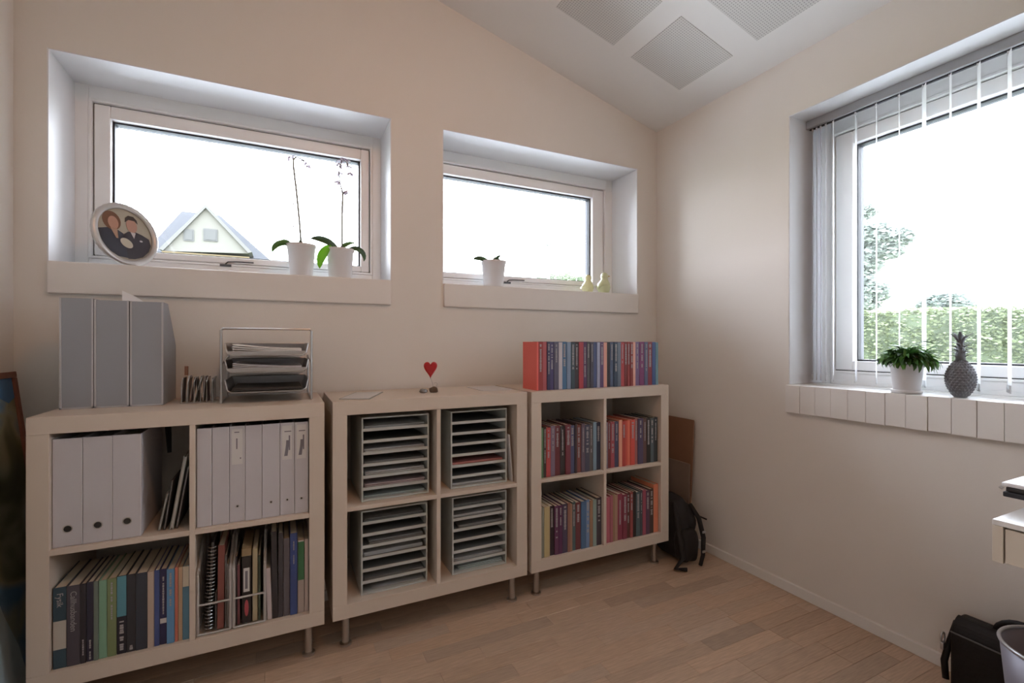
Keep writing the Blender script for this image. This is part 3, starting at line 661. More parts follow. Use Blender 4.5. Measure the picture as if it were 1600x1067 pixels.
# ------------------------------------------------------------------ on top of the middle unit
e = thing('plastic_folder', 'thin grey-green plastic folder lying flat on the middle unit', 'folder', (.196, 1.885, ZT + .0008)); e.rotation_euler = (0, 0, math.radians(-22))
M().box(0, .115, 0, .25, 0, .0022).build('cover', mat('plastic_sleeve', (.40, .42, .39), .25), e); M().box(.004, .109, .004, .245, .0022, .0028).build('sheet', m_paper, e)
o = M().box(0, .15, 0, .21, 0, .0015).build('paper_sheet', m_paper, loc=(.80, 1.93, ZT + .0008)); tag(o, 'white sheet of paper lying beside the row of paperbacks', 'paper')
# heart on a wire
e = thing('heart_ornament', 'glossy red heart on a thin wire standing in a small brown stone', 'ornament', (.588, 1.975, ZT + .001))
def stone(r, s, seed):
    q = M(); bmx = bmesh.new(); bmesh.ops.create_icosphere(bmx, subdivisions=3, radius=1)
    for v in bmx.verts: v.co *= 1 + .22 * noise.noise(v.co * 1.6 + Vector((seed, 0, 0))); v.co = Vector((v.co.x * s[0], v.co.y * s[1], max(v.co.z, -.7) * s[2])) * r
    zmin = min(v.co.z for v in bmx.verts)
    for v in bmx.verts: v.co.z -= zmin
    q.add([tuple(v.co) for v in bmx.verts], [tuple(v.index for v in f.verts) for f in bmx.faces]); bmx.free(); return q
stone(.017, (1.2, 1, .85), 3).build('stone_base', mat('brown_stone', (.10, .06, .035), .35, nz=.3, nscale=80), e, smooth=True)
M().tube([(0, 0, .015), (-.004, 0, .04), (-.012, 0, .062)], .0009, 6).build('wire_stem', m_wire, e)
M().tube([(.012, 0, .02), (.018, 0, .036), (.012, 0, .042), (.002, 0, .040)], .0009, 6).build('wire_curl', m_wire, e)
hp = []
for k in range(40):
    a = 2 * PI * k / 40; X = 16 * math.sin(a) ** 3; Z = 13 * math.cos(a) - 5 * math.cos(2 * a) - 2 * math.cos(3 * a) - math.cos(4 * a)
    if Z < 0: Z *= 1.35
    hp.append((X / 32 * .060, Z / 32 * .068))
q = M(); hw = .007
vs = [(x * .8, -hw, z * .8) for x, z in hp] + [(x, 0, z) for x, z in hp] + [(x * .8, hw, z * .8) for x, z in hp]; n = 40
q.add(vs, [tuple(range(n)), tuple(range(2 * n, 3 * n))] + [(i, (i + 1) % n, n + (i + 1) % n, n + i) for i in range(n)] + [(n + i, n + (i + 1) % n, 2 * n + (i + 1) % n, 2 * n + i) for i in range(n)])
q.build('heart', mat('red_lacquer', (.42, .004, .006), .2, coat=.4), e, bevel=.001, loc=(-.0125, 0, .106))
tag(stone(.0145, (1.25, 1, .75), 9).build('glass_pebble', mat('silver_glass', (.30, .31, .31), .12, metal=.7), loc=(.545, 1.975, ZT + .001), smooth=True), 'small silvery pebble beside the red heart ornament', 'pebble')

# ------------------------------------------------------------------ window sill things
ZS = WB + .0035; YS = 2.305
m_pot = mat('white_ceramic', (.72, .71, .72), .35, nz=.015, nscale=15)
m_soil = mat('potting_bark', (.07, .05, .035), .95, nz=.4, nscale=120, bump=.6, bscale=150)
def leafmat(n, c, tr_=.25): return mat(n, c, .4, trans=tr_, nz=.12, nscale=25)
m_leaf = leafmat('orchid_leaf', (.10, .22, .05)); m_leafb = leafmat('bright_leaf', (.26, .52, .06), .5); m_leafd = leafmat('dark_leaf', (.05, .11, .035)); m_stem = mat('orchid_stem', (.17, .17, .13), .6); m_flower = mat('dried_flower', (.55, .48, .56), .8, trans=.2)
def pot(e, r0, r1, h, lip=.010, soil=True, saucer=0):
    q = M(); q.lathe([(r0 * .96, 0), (r0, .004), (r1 - .004, h - lip - .004), (r1, h - lip), (r1 + .0015, h), (r1 - .004, h), (r1 - .006, h - .02), (r0 * .8, h * .4)], 32)
    q.build('pot', m_pot, e, smooth=True)
    if soil: M().lathe([(r1 - .006, h - .014), (r1 * .5, h - .009), (.0005, h - .008)], 20).build('soil', m_soil, e, smooth=True)
    if saucer: M().lathe([(saucer * .9, 0), (saucer, .012), (saucer - .003, .013), (saucer * .88, .003), (r0 * .9, .003)], 32).build('saucer', m_pot, e, smooth=True)
def flower(q, c, r, seed):
    rr = random.Random(seed)
    for k in range(5): q.leaf(c, 2 * PI * k / 5 + rr.random(), r * rr.uniform(.7, 1.1), r * .55, rise=rr.uniform(-.8, .6), droop=rr.uniform(.3, 1.5), n=3)
# orchid 1
e = thing('potted_orchid', 'white pot with a nearly bare orchid and one drooping leaf, left of two', 'plant', (.082, YS, ZS), 0, 'potted orchids on the window sills')
pot(e, .045, .063, .145)
for a in ((math.radians(195), .115, .034, .55, 2.1), (math.radians(215), .085, .022, .75, 1.7)):
    M().leaf((-.03, 0, .135), a[0], a[1], a[2], a[3], a[4], n=9, roll=-.9).build('leaf', m_leaf, e, smooth=True, solid=.0015)
M().leaf((-.002, 0, .13), math.radians(100), .045, .020, 1.4, .2, n=5).build('leaf', m_leafd, e, smooth=True, solid=.002)
M().tube([(.0, 0, .135), (-.008, 0, .25), (-.02, 0, .38), (-.032, 0, .49), (-.032, 0, .52), (-.02, 0, .535), (.0, 0, .528), (.02, 0, .515)], [.0044] * 5 + [.0028] * 3, 6).build('flower_stem', m_stem, e, smooth=True)
q = M(); [q.tube([(-.034 + k * .0001, 0, .42 - k * .1), (-.032, -.003, .428 - k * .1)], .003, 6) for k in range(3)]
for p in ((-.05, 0, .53), (-.035, .0, .533), (.004, 0, .522), (.018, 0, .512), (.028, 0, .505)): flower(q, p, .022, int(p[0] * 1000))
q.build('withered_flower', m_flower, e, smooth=True)['kind'] = 'stuff'
# orchid 2
e = thing('potted_orchid', 'white pot with a green-leaved orchid in withered bloom, right of two', 'plant', (.245, YS, ZS), 0, 'potted orchids on the window sills')
pot(e, .050, .062, .14)
M().leaf((-.01, -.01, .135), math.radians(188), .130, .050, .75, 1.0, n=10, roll=-.85).build('leaf', m_leafd, e, smooth=True, solid=.002)
M().leaf((-.045, -.03, .150), math.radians(200), .125, .040, -.75, .9, n=10, fold=.05, roll=-1.1).build('leaf', m_leafb, e, smooth=True, solid=.002)
M().leaf((.0, .0, .135), math.radians(10), .085, .032, 1.0, 1.0, n=8, roll=.6).build('leaf', m_leaf, e, smooth=True, solid=.002)
M().leaf((.03, -.01, .135), math.radians(-8), .115, .036, .6, 2.6, n=9, roll=.8).build('leaf', m_leafd, e, smooth=True, solid=.002)
M().leaf((.02, .02, .135), math.radians(75), .07, .03, .8, 1.0, n=7).build('leaf', m_leaf, e, smooth=True, solid=.002)
M().tube([(.008, 0, .135), (.008, 0, .25), (.010, 0, .36), (.012, 0, .40), (.0, 0, .44), (-.005, 0, .5), (.008, 0, .555), (.03, 0, .545), (.045, 0, .50)], [.0044] * 4 + [.0026] * 5, 6).build('flower_stem', m_stem, e, smooth=True)
q = M()
for i, p in enumerate(((.012, 0, .405), (.03, 0, .415), (.022, 0, .40), (-.008, 0, .44), (-.012, 0, .455), (-.006, 0, .49), (-.002, 0, .52), (.006, 0, .55), (.016, 0, .562), (.03, 0, .55), (.04, 0, .53), (.046, 0, .50), (-.004, .01, .54))): flower(q, p, .026, i * 7)
q.build('withered_flower', m_flower, e, smooth=True)['kind'] = 'stuff'
# orchid 3
e = thing('potted_orchid', 'white pot with a cut-back orchid alone in the smaller-looking window', 'plant', (1.015, YS, ZS), 0, 'potted orchids on the window sills')
pot(e, .050, .068, .142)
M().leaf((-.02, 0, .138), math.radians(188), .105, .036, .35, .7, n=8, roll=-.9).build('leaf', m_leafd, e, smooth=True, solid=.002)
M().leaf((.0, 0, .138), math.radians(20), .065, .034, .9, 1.6, n=6, roll=.8).build('leaf', m_leafd, e, smooth=True, solid=.002)
M().leaf((.005, -.01, .135), math.radians(-50), .055, .034, 1.1, .6, n=6).build('leaf', m_leafd, e, smooth=True, solid=.002)
M().tube([(.01, 0, .135), (.006, 0, .18), (.010, 0, .235), (.008, 0, .285)], .0028, 6).build('flower_stem', mat('pale_stem', (.6, .6, .55), .6), e, smooth=True)
# birds
def bird(x, y, rz, s, col, lab):
    e = thing('bird_figurine', lab, 'figurine', (x, y, ZS), rz, 'ceramic bird figurines on the window sill')
    m_ = mat('glaze_' + str(int(col[2] * 100)), col, .3, coat=.3, nz=.06, nscale=30)
    q = M(); q.lathe([(.020 * s, 0), (.030 * s, .012 * s), (.038 * s, .035 * s), (.034 * s, .056 * s), (.021 * s, .075 * s), (.0175 * s, .083 * s), (.0215 * s, .095 * s), (.019 * s, .108 * s), (.009 * s, .117 * s), (.0004, .119 * s)], 24, fn=lambda r, z, a: r * (1 + .12 * math.cos(a) * (1 if z < .07 * s else 0)))
    q.build('body', m_, e, smooth=True)
    M().lathe([(.0055 * s, 0), (.0003, .014 * s)], 10).xf(Matrix.Translation((-.018 * s, 0, .098 * s)) @ Matrix.Rotation(-PI / 2, 4, 'Y')).build('beak', mat('beak_glaze', (.62, .45, .15), .4), e, smooth=True)
    for sg in (-1, 1):
        M().leaf((-.012 * s, sg * .030 * s, .052 * s), math.radians(0), .055 * s, .026 * s, -.3, .4, n=6).build('wing', m_, e, smooth=True, solid=.003)
    M().leaf((.022 * s, 0, .035 * s), 0, .035 * s, .022 * s, .3, -.1, n=4).build('tail', m_, e, smooth=True, solid=.003)
bird(1.628, YS + .01, math.radians(200), .95, (.74, .73, .42), 'pale yellow ceramic bird, the shorter one nearer the potted orchid')
bird(1.728, YS - .015, math.radians(150), 1.08, (.62, .65, .40), 'yellow-green ceramic bird with a darker back, next to the window reveal')
# round picture frame
e = thing('picture_frame', 'round silver picture frame with a portrait of two people', 'picture frame', (-.511, 2.230, ZS), 0)
R = .118; e.rotation_euler = (math.radians(-9), 0, math.radians(49))
prof = []
q = M(); n = 72; rings_ = [(R - .020, -.001), (R - .019, -.006), (R - .012, -.010), (R - .004, -.010), (R, -.006), (R, .004), (R - .02, .006)]
vs = []; fs = []
for (r, y) in rings_:
    for k in range(n):
        rr = r + (.0012 * (k % 2) if r > R - .006 else 0); a = 2 * PI * k / n; vs.append((rr * math.cos(a), y, R + .001 + rr * math.sin(a)))
for i in range(len(rings_) - 1):
    for k in range(n): fs.append((i * n + k, i * n + (k + 1) % n, (i + 1) * n + (k + 1) % n, (i + 1) * n + k))
q.add(vs, fs).build('frame_ring', mat('silver_frame', (.62, .60, .58), .3, metal=.55), e, smooth=True)
M().prism([((R - .012) * math.cos(2 * PI * k / 40), R + .001 + (R - .012) * math.sin(2 * PI * k / 40)) for k in range(40)], .004, .008, 1).build('backing', m_foldd, e)
M().prism([(-.02, .02), (.02, .02), (.026, .10), (-.026, .10)], .008, .011, 1).build('easel_leg', m_foldd, e).rotation_euler = (0, 0, 0)
ph = M().prism([((R - .019) * math.cos(2 * PI * k / 48), R + .001 + (R - .019) * math.sin(2 * PI * k / 48)) for k in range(48)], .001, .004, 1).build('photograph', mat('photo_background', (.42, .38, .30), .5, nz=.1, nscale=20), e)
def patch(name, pts, y, c):
    return M().prism([(x * R, R + .001 + z * R) for x, z in pts], y, .001, 1).build(name, mat('photo_' + name, c, .5), ph)
def ell(cx, cz, rx_, rz_, a0=0, n=20): return [(cx + rx_ * math.cos(2 * PI * k / n) * math.cos(a0) - rz_ * math.sin(2 * PI * k / n) * math.sin(a0), cz + rx_ * math.cos(2 * PI * k / n) * math.sin(a0) + rz_ * math.sin(2 * PI * k / n) * math.cos(a0)) for k in range(n)]
patch('left_dress', [(-.80, .05), (-.62, .10), (-.42, .16), (-.20, .10), (-.06, .02), (-.02, -.30), (.0, -.76), (-.30, -.74), (-.56, -.58), (-.74, -.34)], .0006, (.030, .032, .050))
patch('right_suit', [(-.05, .02), (.08, .12), (.30, .16), (.52, .10), (.74, .0), (.78, -.22), (.68, -.44), (.46, -.66), (.20, -.76), (.0, -.78), (-.04, -.3)], .0005, (.032, .026, .036))
patch('left_hair', ell(-.38, .38, .27, .30), .0004, (.17, .075, .035))
patch('left_face', ell(-.34, .32, .155, .21), .0002, (.48, .26, .18))
patch('left_neckline', [(-.44, .14), (-.24, .14), (-.24, -.16), (-.30, -.16)], .0002, (.46, .30, .21))
patch('right_face', ell(.22, .34, .17, .235), .0003, (.46, .26, .19))
patch('right_hair', [(.02, .42), (.04, .56), (.14, .66), (.30, .66), (.40, .56), (.42, .44), (.32, .52), (.14, .52)], .0001, (.05, .035, .03))
patch('right_collar', [(.16, .12), (.32, .12), (.25, -.08)], .0002, (.55, .50, .50))
patch('bouquet', ell(.0, -.27, .20, .14, -.5), .0001, (.55, .50, .40))
patch('pocket_square', ell(.47, -.12, .05, .03), .0001, (.6, .58, .58))
# plant and pineapple on the right sill
ZR = B3 + .0035; XP = 2.101
e = thing('potted_plant', 'white pot with a bushy green leafy plant on the right-hand sill', 'plant', (XP, .944, ZR))
pot(e, .040, .053, .108, saucer=.050)
rr = random.Random(5); q1 = [M(), M(), M()]
for k in range(380):
    a = rr.uniform(0, 2 * PI); rad = .050 * math.sqrt(rr.random()); out = a + rr.uniform(-.7, .7)
    L = rr.uniform(.035, .065) * (1.2 - .28 * math.sin(out)) * (.62 if math.cos(out) > .2 else 1)
    q1[k % 3].leaf((rad * math.cos(a), rad * math.sin(a), .108 + rr.uniform(0, .075) * (1 - rad / .065)), out, L, rr.uniform(.010, .017), rr.uniform(.1, 1.3), rr.uniform(1.0, 2.8), n=5, fold=.3, roll=rr.uniform(-.6, .6))
for q, mm in zip(q1, (leafmat('fern_a', (.045, .13, .025)), leafmat('fern_b', (.09, .22, .035)), leafmat('fern_c', (.03, .08, .02)))):
    o = q.build('foliage', mm, e, smooth=True); o['kind'] = 'stuff'
q = M()
for k in range(16): a = rr.uniform(0, 2 * PI); q.tube([(.01 * math.cos(a), .01 * math.sin(a), .09), (.03 * math.cos(a), .03 * math.sin(a), .14)], .0015, 5)
q.build('stem', m_leafd, e)
m_pine = mat('grey_pineapple', (.16, .165, .18), .45, metal=.3, nz=.15, nscale=40)
e = thing('pineapple_ornament', 'grey metallic pineapple ornament with spiky crown on the right-hand sill', 'ornament', (XP - .002, .787, ZR))
def pr_(t_): return .040 * math.sin(PI * min(1, max(0, .10 + .86 * t_))) ** .62
M().lathe([(pr_(0) * .9, 0)] + [(pr_(t_ / 16), .004 + .124 * t_ / 16) for t_ in range(17)], 28).build('fruit', m_pine, e, smooth=True)
q = M()
for i in range(14):
    t_ = (i + .5) / 14; nn = 20
    for k in range(nn):
        a = 2 * PI * (k + .5 * (i % 2)) / nn; r = pr_(t_); z = .004 + .124 * t_
        sc = 2 * PI * r / nn * .48; hz = .0052
        c, s_ = math.cos(a), math.sin(a)
        P = lambda rr_, da, dz: ((rr_) * math.cos(a + da), (rr_) * math.sin(a + da), z + dz)
        r2 = pr_(min(1, t_ + .05)); r3 = pr_(max(0, t_ - .05)); da = PI / nn * .95
        q.add([P(r, -da, 0), P(r3, 0, -hz), P(r, da, 0), P(r2, 0, hz), P(r + .0030, 0, .001)], [(0, 1, 4), (1, 2, 4), (2, 3, 4), (3, 0, 4)])
q.build('scales', m_pine, e)['kind'] = 'stuff'
for i in range(26):
    lv = i // 6; a = i * 2.4; z = .125 + i * .0026
    M().leaf((.007 * math.cos(a), .007 * math.sin(a), z), a, (.030 if i < 20 else .045), .011, 1.15 if i < 20 else 1.25, 1.5 if i < 20 else .75, n=5, fold=.35).build('crown_leaf', m_pine, e, smooth=True, solid=.0015)
M().lathe([(.014, .122), (.012, .16), (.008, .20), (.002, .215)], 12).build('crown_core', m_pine, e, smooth=True)

# ------------------------------------------------------------------ corner: cardboard, backpack
m_card = mat('brown_cardboard', (.25, .13, .075), .8, nz=.06, nscale=10); m_card2 = mat('pale_cardboard', (.25, .185, .15), .8, nz=.06, nscale=10)
def leaning(name, label, cat, x_bot, x_top, y0, y1, h, th, mt, kids=None):
    e = thing(name, label, cat, (x_bot, y0, .001))
    a = math.asin((x_top - x_bot) / h); e.rotation_euler = (0, a, 0)
    return e
e = leaning('cardboard_sheet', 'folded brown cardboard leaning upright against the right wall in the corner', 'cardboard', 1.995, 2.03, 1.895, 2.19, .70, .012, m_card)
M().box(0, .006, 0, .30, 0, .70).build('front_flap', m_card, e); M().box(.0065, .0125, .004, .30, 0, .693).build('back_flap', m_card, e)
e = leaning('cardboard_sheet', 'paler lower cardboard sheet leaning in front of the brown one', 'cardboard', 1.978, 1.990, 1.885, 2.19, .455, .01, m_card2)
M().box(0, .005, 0, .30, 0, .465).build('front_flap', m_card2, e); M().box(.0055, .010, .004, .30, 0, .46).build('back_flap', m_card2, e)
m_black = mat('black_nylon', (.010, .010, .012), .75, bump=.4, bscale=60)
def soft(s, cx, cy, cz, sx_, sy_, sz_, nz_=.12, seed=0, sub=4, pw=3.0):
    bmx = bmesh.new(); bmesh.ops.create_icosphere(bmx, subdivisions=sub, radius=1); k = len(s.v)
    for v in bmx.verts:
        c = v.co.normalized(); d_ = (abs(c.x) ** pw + abs(c.y) ** pw + abs(c.z) ** pw) ** (1 / pw); c = c / d_
        c = c * (1 + nz_ * noise.noise(c * 1.8 + Vector((seed, 1, 2)))); v.co = Vector((cx + c.x * sx_, cy + c.y * sy_, cz + c.z * sz_))
    s.add([tuple(v.co) for v in bmx.verts], [tuple(v.index for v in f.verts) for f in bmx.faces]); bmx.free(); return s
e = thing('backpack', 'black backpack slumped on the floor between the paperback unit and the wall', 'bag', (1.864, 1.83, 0))
soft(M(), .0, .06, .162, .076, .12, .155, .14, 4).build('bag_body', m_black, e, smooth=True)
soft(M(), -.012, -.055, .10, .058, .045, .085, .12, 8).build('front_pocket', m_black, e, smooth=True)
M().tube([(-.04, 0, .30), (-.066, -.04, .24), (-.07, -.07, .15), (-.08, -.10, .06), (-.12, -.09, .014), (-.075, -.12, .012)], [.012, .014, .014, .012, .012, .010], 8).build('shoulder_strap', m_black, e, smooth=True)
M().tube([(.04, -.03, .29), (.07, -.06, .22), (.075, -.085, .13), (.055, -.10, .05), (.02, -.115, .012)], [.010, .012, .012, .010, .009], 8).build('shoulder_strap', m_black, e, smooth=True)
M().tube([(.07, .0, .24), (.085, -.05, .225), (.105, -.08, .215)], .004, 6).build('strap_end', m_black, e)
for p in ((.072, -.088, .16), (.045, -.112, .075)): M().box(p[0] - .010, p[0] + .010, p[1] - .006, p[1], p[2] - .006, p[2] + .006).build('buckle', m_metal, e, bevel=.002)
# painting at the left wall
e = thing('painting', 'framed abstract painting leaning against the left wall beside the binders unit', 'painting', (-.672, 1.52, .001)); e.rotation_euler = (0, math.radians(-6.6), 0)
H = 1.035; Wp = .62
m_pf = mat('mahogany_frame', (.16, .055, .03), .5, nz=.2, nscale=30)
for nm, bx_ in (('frame_rail', (0, Wp, 0, .02)), ('frame_rail', (0, Wp, H - .02, H)), ('frame_stile', (0, .02, .02, H - .02)), ('frame_stile', (Wp - .02, Wp, .02, H - .02))):
    M().box(-.022, 0, bx_[0], bx_[1], bx_[2], bx_[3]).build(nm, m_pf, e, bevel=.002)
mc = mat('abstract_paint', (.2, .2, .18), .6)
t = mc.node_tree; bs = t.nodes['Principled BSDF']; co = t.nodes.new('ShaderNodeTexCoord'); ns = t.nodes.new('ShaderNodeTexNoise'); ns.inputs['Scale'].default_value = 3.2; ns.inputs['Distortion'].default_value = 1.2
rp = t.nodes.new('ShaderNodeValToRGB'); els = rp.color_ramp.elements; els[0].position = .32; els[0].color = (.02, .03, .02, 1); els[1].position = .72; els[1].color = (.08, .18, .30, 1)
x_ = els.new(.45); x_.color = (.10, .10, .05, 1); x_ = els.new(.56); x_.color = (.24, .24, .16, 1)
t.links.new(co.outputs['Object'], ns.inputs['Vector']); t.links.new(ns.outputs['Fac'], rp.inputs[0]); t.links.new(rp.outputs[0], bs.inputs['Base Color'])
M().box(-.015, -.008, .02, Wp - .02, .02, H - .02).build('canvas', mc, e)
mat('blue_paint', (.06, .16, .32), .6, nz=.3, nscale=8); mat('pale_paint', (.30, .38, .42), .6, nz=.3, nscale=8)
M().prism([(Wp - .02, H - .02), (Wp - .02, H - .085), (Wp - .06, H - .10), (Wp - .13, H - .07), (Wp - .22, H - .05), (Wp - .24, H - .02)], -.008, -.0072, 0).build('blue_area', MATS['blue_paint'], e)
M().prism([(.02, .02), (.40, .02), (.42, .12), (.40, .22), (.35, .34), (.30, .5), (.22, .42), (.16, .2), (.02, .15)], -.008, -.0072, 0).build('pale_area', MATS['pale_paint'], e)

# ------------------------------------------------------------------ desk, laptop, briefcase, bin
m_desk = mat('desk_laminate', (.68, .62, .53), .4); m_desktop = mat('desk_top_white', (.80, .80, .79), .35)
px_, py_, _z = pt(1550, 810, 0, 1.43)
e = thing('desk', 'cream desk with drawer under a white top, standing against the right wall', 'desk', (1.43, py_, 0))
DL = 1.5; DW = XR - 1.43 - .005; ZD = pt(1552, 811, 0, 1.43)[2]; zb = pt(1550, 876, 0, 1.43)[2]
M().box(0, DW, -DL, 0, ZD - .012, ZD).build('desk_top', m_desktop, e, bevel=.001)
M().box(.0, DW, -.018, 0, zb, ZD - .0125).build('end_panel', m_desk, e, bevel=.001)
M().box(0, DW, -DL, -DL + .018, zb, ZD - .0125).build('end_panel', m_desk, e, bevel=.001)
M().box(.02, DW, -DL + .018, -.018, zb, zb + .01).build('bottom_panel', m_desk, e)
for y0_, y1_ in ((-.62, -.021), (-1.22, -.623)):
    dr = M().box(0.001, .018, y0_, y1_, zb + .003, ZD - .016).build('drawer', m_desk, e, bevel=.001)
for x, y in ((.06, -.36), (DW - .06, -.36), (.06, -DL + .1), (DW - .06, -DL + .1)): M().box(x - .02, x + .02, y - .02, y + .02, .0005, zb).build('leg', m_desk, e, bevel=.002)
# laptop stand and laptop whose corner enters the frame
zL = pt(1590, 764, 0, 1.62)[2]; yL = pt(1580, 764, 0, 1.62)[1]
e = thing('laptop_stand', 'black stand on the desk carrying the closed white laptop', 'stand', (1.56, yL, ZD + .001))
M().box(0.02, .26, -.34, -.14, 0, .012).build('foot', m_gasket, e, bevel=.002); M().box(.12, .16, -.26, -.22, .012, zL - ZD - .012).build('post', m_gasket, e)
M().box(0, .28, -.38, -.004, zL - ZD - .012, zL - ZD).build('platform', m_gasket, e, bevel=.002)
e = thing('laptop', 'closed white laptop whose corner shows above the desk', 'laptop', (1.56, yL, zL + .002))
M().box(.004, .27, -.37, -.008, 0, .010).build('base', mat('black_plastic', (.03, .03, .03), .3), e, bevel=.002); M().box(.004, .27, -.37, .0, .0105, .020).build('lid', mat('white_shell', (.8, .8, .82), .3), e, bevel=.003)
M().tube([(.006, -.003, .004), (.006, .003, .008)], .004, 8).build('hinge', m_metal, e)
# briefcase
m_lea = mat('black_leather', (.008, .008, .009), .5, spec=.3, bump=.5, bscale=90)
XB = 1.925; yB = pt(1484, 990, 0, XB)[1]; zB = pt(1484, 963, 0, XB)[2]
e = thing('briefcase', 'black leather briefcase with handle on the floor against the right wall', 'bag', (XB, yB, .001)); 
Lb = .32; h = zB - .012
q = M(); n = 8; prof = [(0, 0), (.13, 0)] + [(.13 - .0 - .045 * (1 - math.cos(PI / 2 * k / n)), h - .05 + .05 * math.sin(PI / 2 * k / n)) for k in range(n + 1)] + [(.045 * (1 - math.cos(PI / 2 * (n - k) / n)), h - .05 + .05 * math.sin(PI / 2 * (n - k) / n)) for k in range(n + 1)]
q.prism([(x * .95, z) for x, z in prof], -Lb, 0, 1).build('bag_body', m_lea, e, bevel=.008, seg=3)
q = M(); fp = [(-.004, h * .62), (-.004, h - .03)] + [(.045 * (1 - math.cos(PI / 2 * (n - k) / n)) - .004, h - .045 + .05 * math.sin(PI / 2 * (n - k) / n)) for k in range(n, -1, -1)][::-1]
fl = [(-.005, h * .60), (.001, h * .60)] + [(.002 + .040 * (1 - math.cos(a)), h - .05 + .051 * math.sin(a)) for a in [PI / 2 * k / n for k in range(n + 1)]] + [(-.006 + .048 * (1 - math.cos(a)), h - .05 + .060 * math.sin(a)) for a in [PI / 2 * (n - k) / n for k in range(n + 1)]]
q.prism(fl, -Lb + .006, -.006, 1).build('flap', m_lea, e, bevel=.001)
M().tube([(-.006, -.004, h * .86), (-.007, -Lb * .5, h * .845), (-.006, -Lb + .01, h * .86)], .0025, 6).build('piping', mat('worn_leather', (.10, .10, .10), .4), e)
M().tube([(.05, -Lb * (.5 - .22 * math.cos(a)), h - .004 + .055 * math.sin(a)) for a in [PI * k / 12 for k in range(13)]], [.007 + .002 * math.sin(PI * k / 12) for k in range(13)], 10).build('handle', m_lea, e, smooth=True)
M().tube([(.06, .006, h * .9), (.05, .02, h * .6), (.03, .026, h * .35), (.02, .018, .03)], [.008, .009, .010, .009], 8).build('shoulder_strap', m_lea, e, smooth=True)
M().tube([(.03 + .012 * math.cos(a), .030, h * .66 + .016 * math.sin(a)) for a in [2 * PI * k / 16 for k in range(16)]], .003, 6, closed=True).build('strap_ring', m_metal, e, smooth=True)
M().box(.020, .040, .024, .034, h * .50, h * .60).build('strap_clip', m_metal, e, bevel=.003)
# bin
e = thing('waste_bin', 'grey metal waste bin with a pale rim standing in front of the briefcase', 'bin', (1.755, .452, .001))
q = M(); hb_ = .347; q.lathe([(.0005, .006), (.085, .006), (.116, hb_ - .004), (.119, hb_ - .004), (.088, 0), (.0005, 0)], 48).build('bin_wall', mat('bin_metal', (.30, .29, .34), .45, metal=.3), e, smooth=True)
q = M(); q.tube([(.119 * math.cos(2 * PI * k / 48), .119 * math.sin(2 * PI * k / 48), hb_) for k in range(48)], .0045, 8, closed=True).build('rim', mat('bin_rim', (.5, .5, .52), .3, metal=.6), e, smooth=True)

# ------------------------------------------------------------------ outdoors
m_grass = mat('lawn', (.12, .15, .07), .95, nz=.3, nscale=1.5); m_pave = mat('pale_gravel', (.60, .60, .58), .9, nz=.12, nscale=6)
terrace = M().box(-8, XR + TH + 4.5, YB + TH, YB + TH + 8, -.4, -.22).box(XR + TH, XR + TH + 5, -8, YB + TH, -.4, -.22).build('terrace_outside', m_pave); terrace['kind'] = 'structure'
lawn = M().box(-60, 70, YB + TH + .3, 110, -.4, -.25).box(XR + TH + .3, 70, -60, YB + TH + .3, -.4, -.25).build('ground_outside', m_grass); lawn['kind'] = 'structure'
def leaves(mb, n, samp, size, rr):
    vs = []; fs = []
    for i in range(n):
        p = samp(rr); a = rr.uniform(0, 2 * PI); b_ = rr.uniform(-1.2, 1.2); s_ = size * rr.uniform(.6, 1.3)
        u = Vector((math.cos(a), math.sin(a), 0)) * s_; v = Vector((-math.sin(a) * math.cos(b_), math.cos(a) * math.cos(b_), math.sin(b_))) * s_ * .6
        k = len(vs); p = Vector(p); vs += [p - u, p - v, p + u, p + v]; fs.append((k, k + 1, k + 2, k + 3))
    mb.add(vs, fs)
# hedge: about 11 m from the right window
rr = random.Random(3)
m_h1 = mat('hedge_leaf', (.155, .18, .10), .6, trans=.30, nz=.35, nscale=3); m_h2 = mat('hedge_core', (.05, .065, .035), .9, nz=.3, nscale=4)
a0 = Vector(pt(1290, 487, 0, 12.0)); a1 = Vector(pt(1600, 479, 0, 13.8))
hd = (a1 - a0); hd.z = 0; L = hd.length; ang = math.atan2(hd.y, hd.x); zt = a0.z
e = thing('hedge', 'long clipped green hedge in the garden beyond the right-hand window', 'hedge', (a0.x, a0.y, -.25), ang)
Lh = L + 9
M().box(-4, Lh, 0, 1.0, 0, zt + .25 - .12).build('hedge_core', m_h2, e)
q = M(); Hh = zt + .25
def hs(r):
    if r.random() < .62:
        x = r.uniform(-4, Lh); z = r.uniform(.2, Hh); return (x, -.06 + .16 * noise.noise(Vector((x * .9, z * 1.1, 0))) + r.uniform(-.05, .05), z)
    x = r.uniform(-4, Lh); return (x, r.uniform(-.05, 1.05), Hh - .05 + .10 * noise.noise(Vector((x * 1.3, 4, 0))) + r.uniform(-.07, .07))
leaves(q, 42000, hs, .045, rr)
o = q.build('hedge_leaves', m_h1, e); o['kind'] = 'stuff'
def tree(name, label, c, crowns, size, n, trunk_h, mt, seed):
    e = thing(name, label, 'tree', c, 0, 'trees beyond the garden hedge'); rr = random.Random(seed)
    M().tube([(0, 0, 0), (.05, 0, trunk_h * .5), (0, .05, trunk_h)], [.22, .16, .10], 8).build('trunk', mat('bark', (.10, .08, .06), .9), e)
    q = M()
    def s(r):
        cc_ = r.choice(crowns); d_ = Vector((r.gauss(0, 1), r.gauss(0, 1), r.gauss(0, 1))).normalized() * cc_[3] * r.random() ** .4
        return (cc_[0] + d_.x, cc_[1] + d_.y, cc_[2] + d_.z * .8)
    leaves(q, n, s, size, rr); o = q.build('crown', mt, e); o['kind'] = 'stuff'
m_t = mat('tree_leaf', (.27, .30, .27), .8, trans=.3)
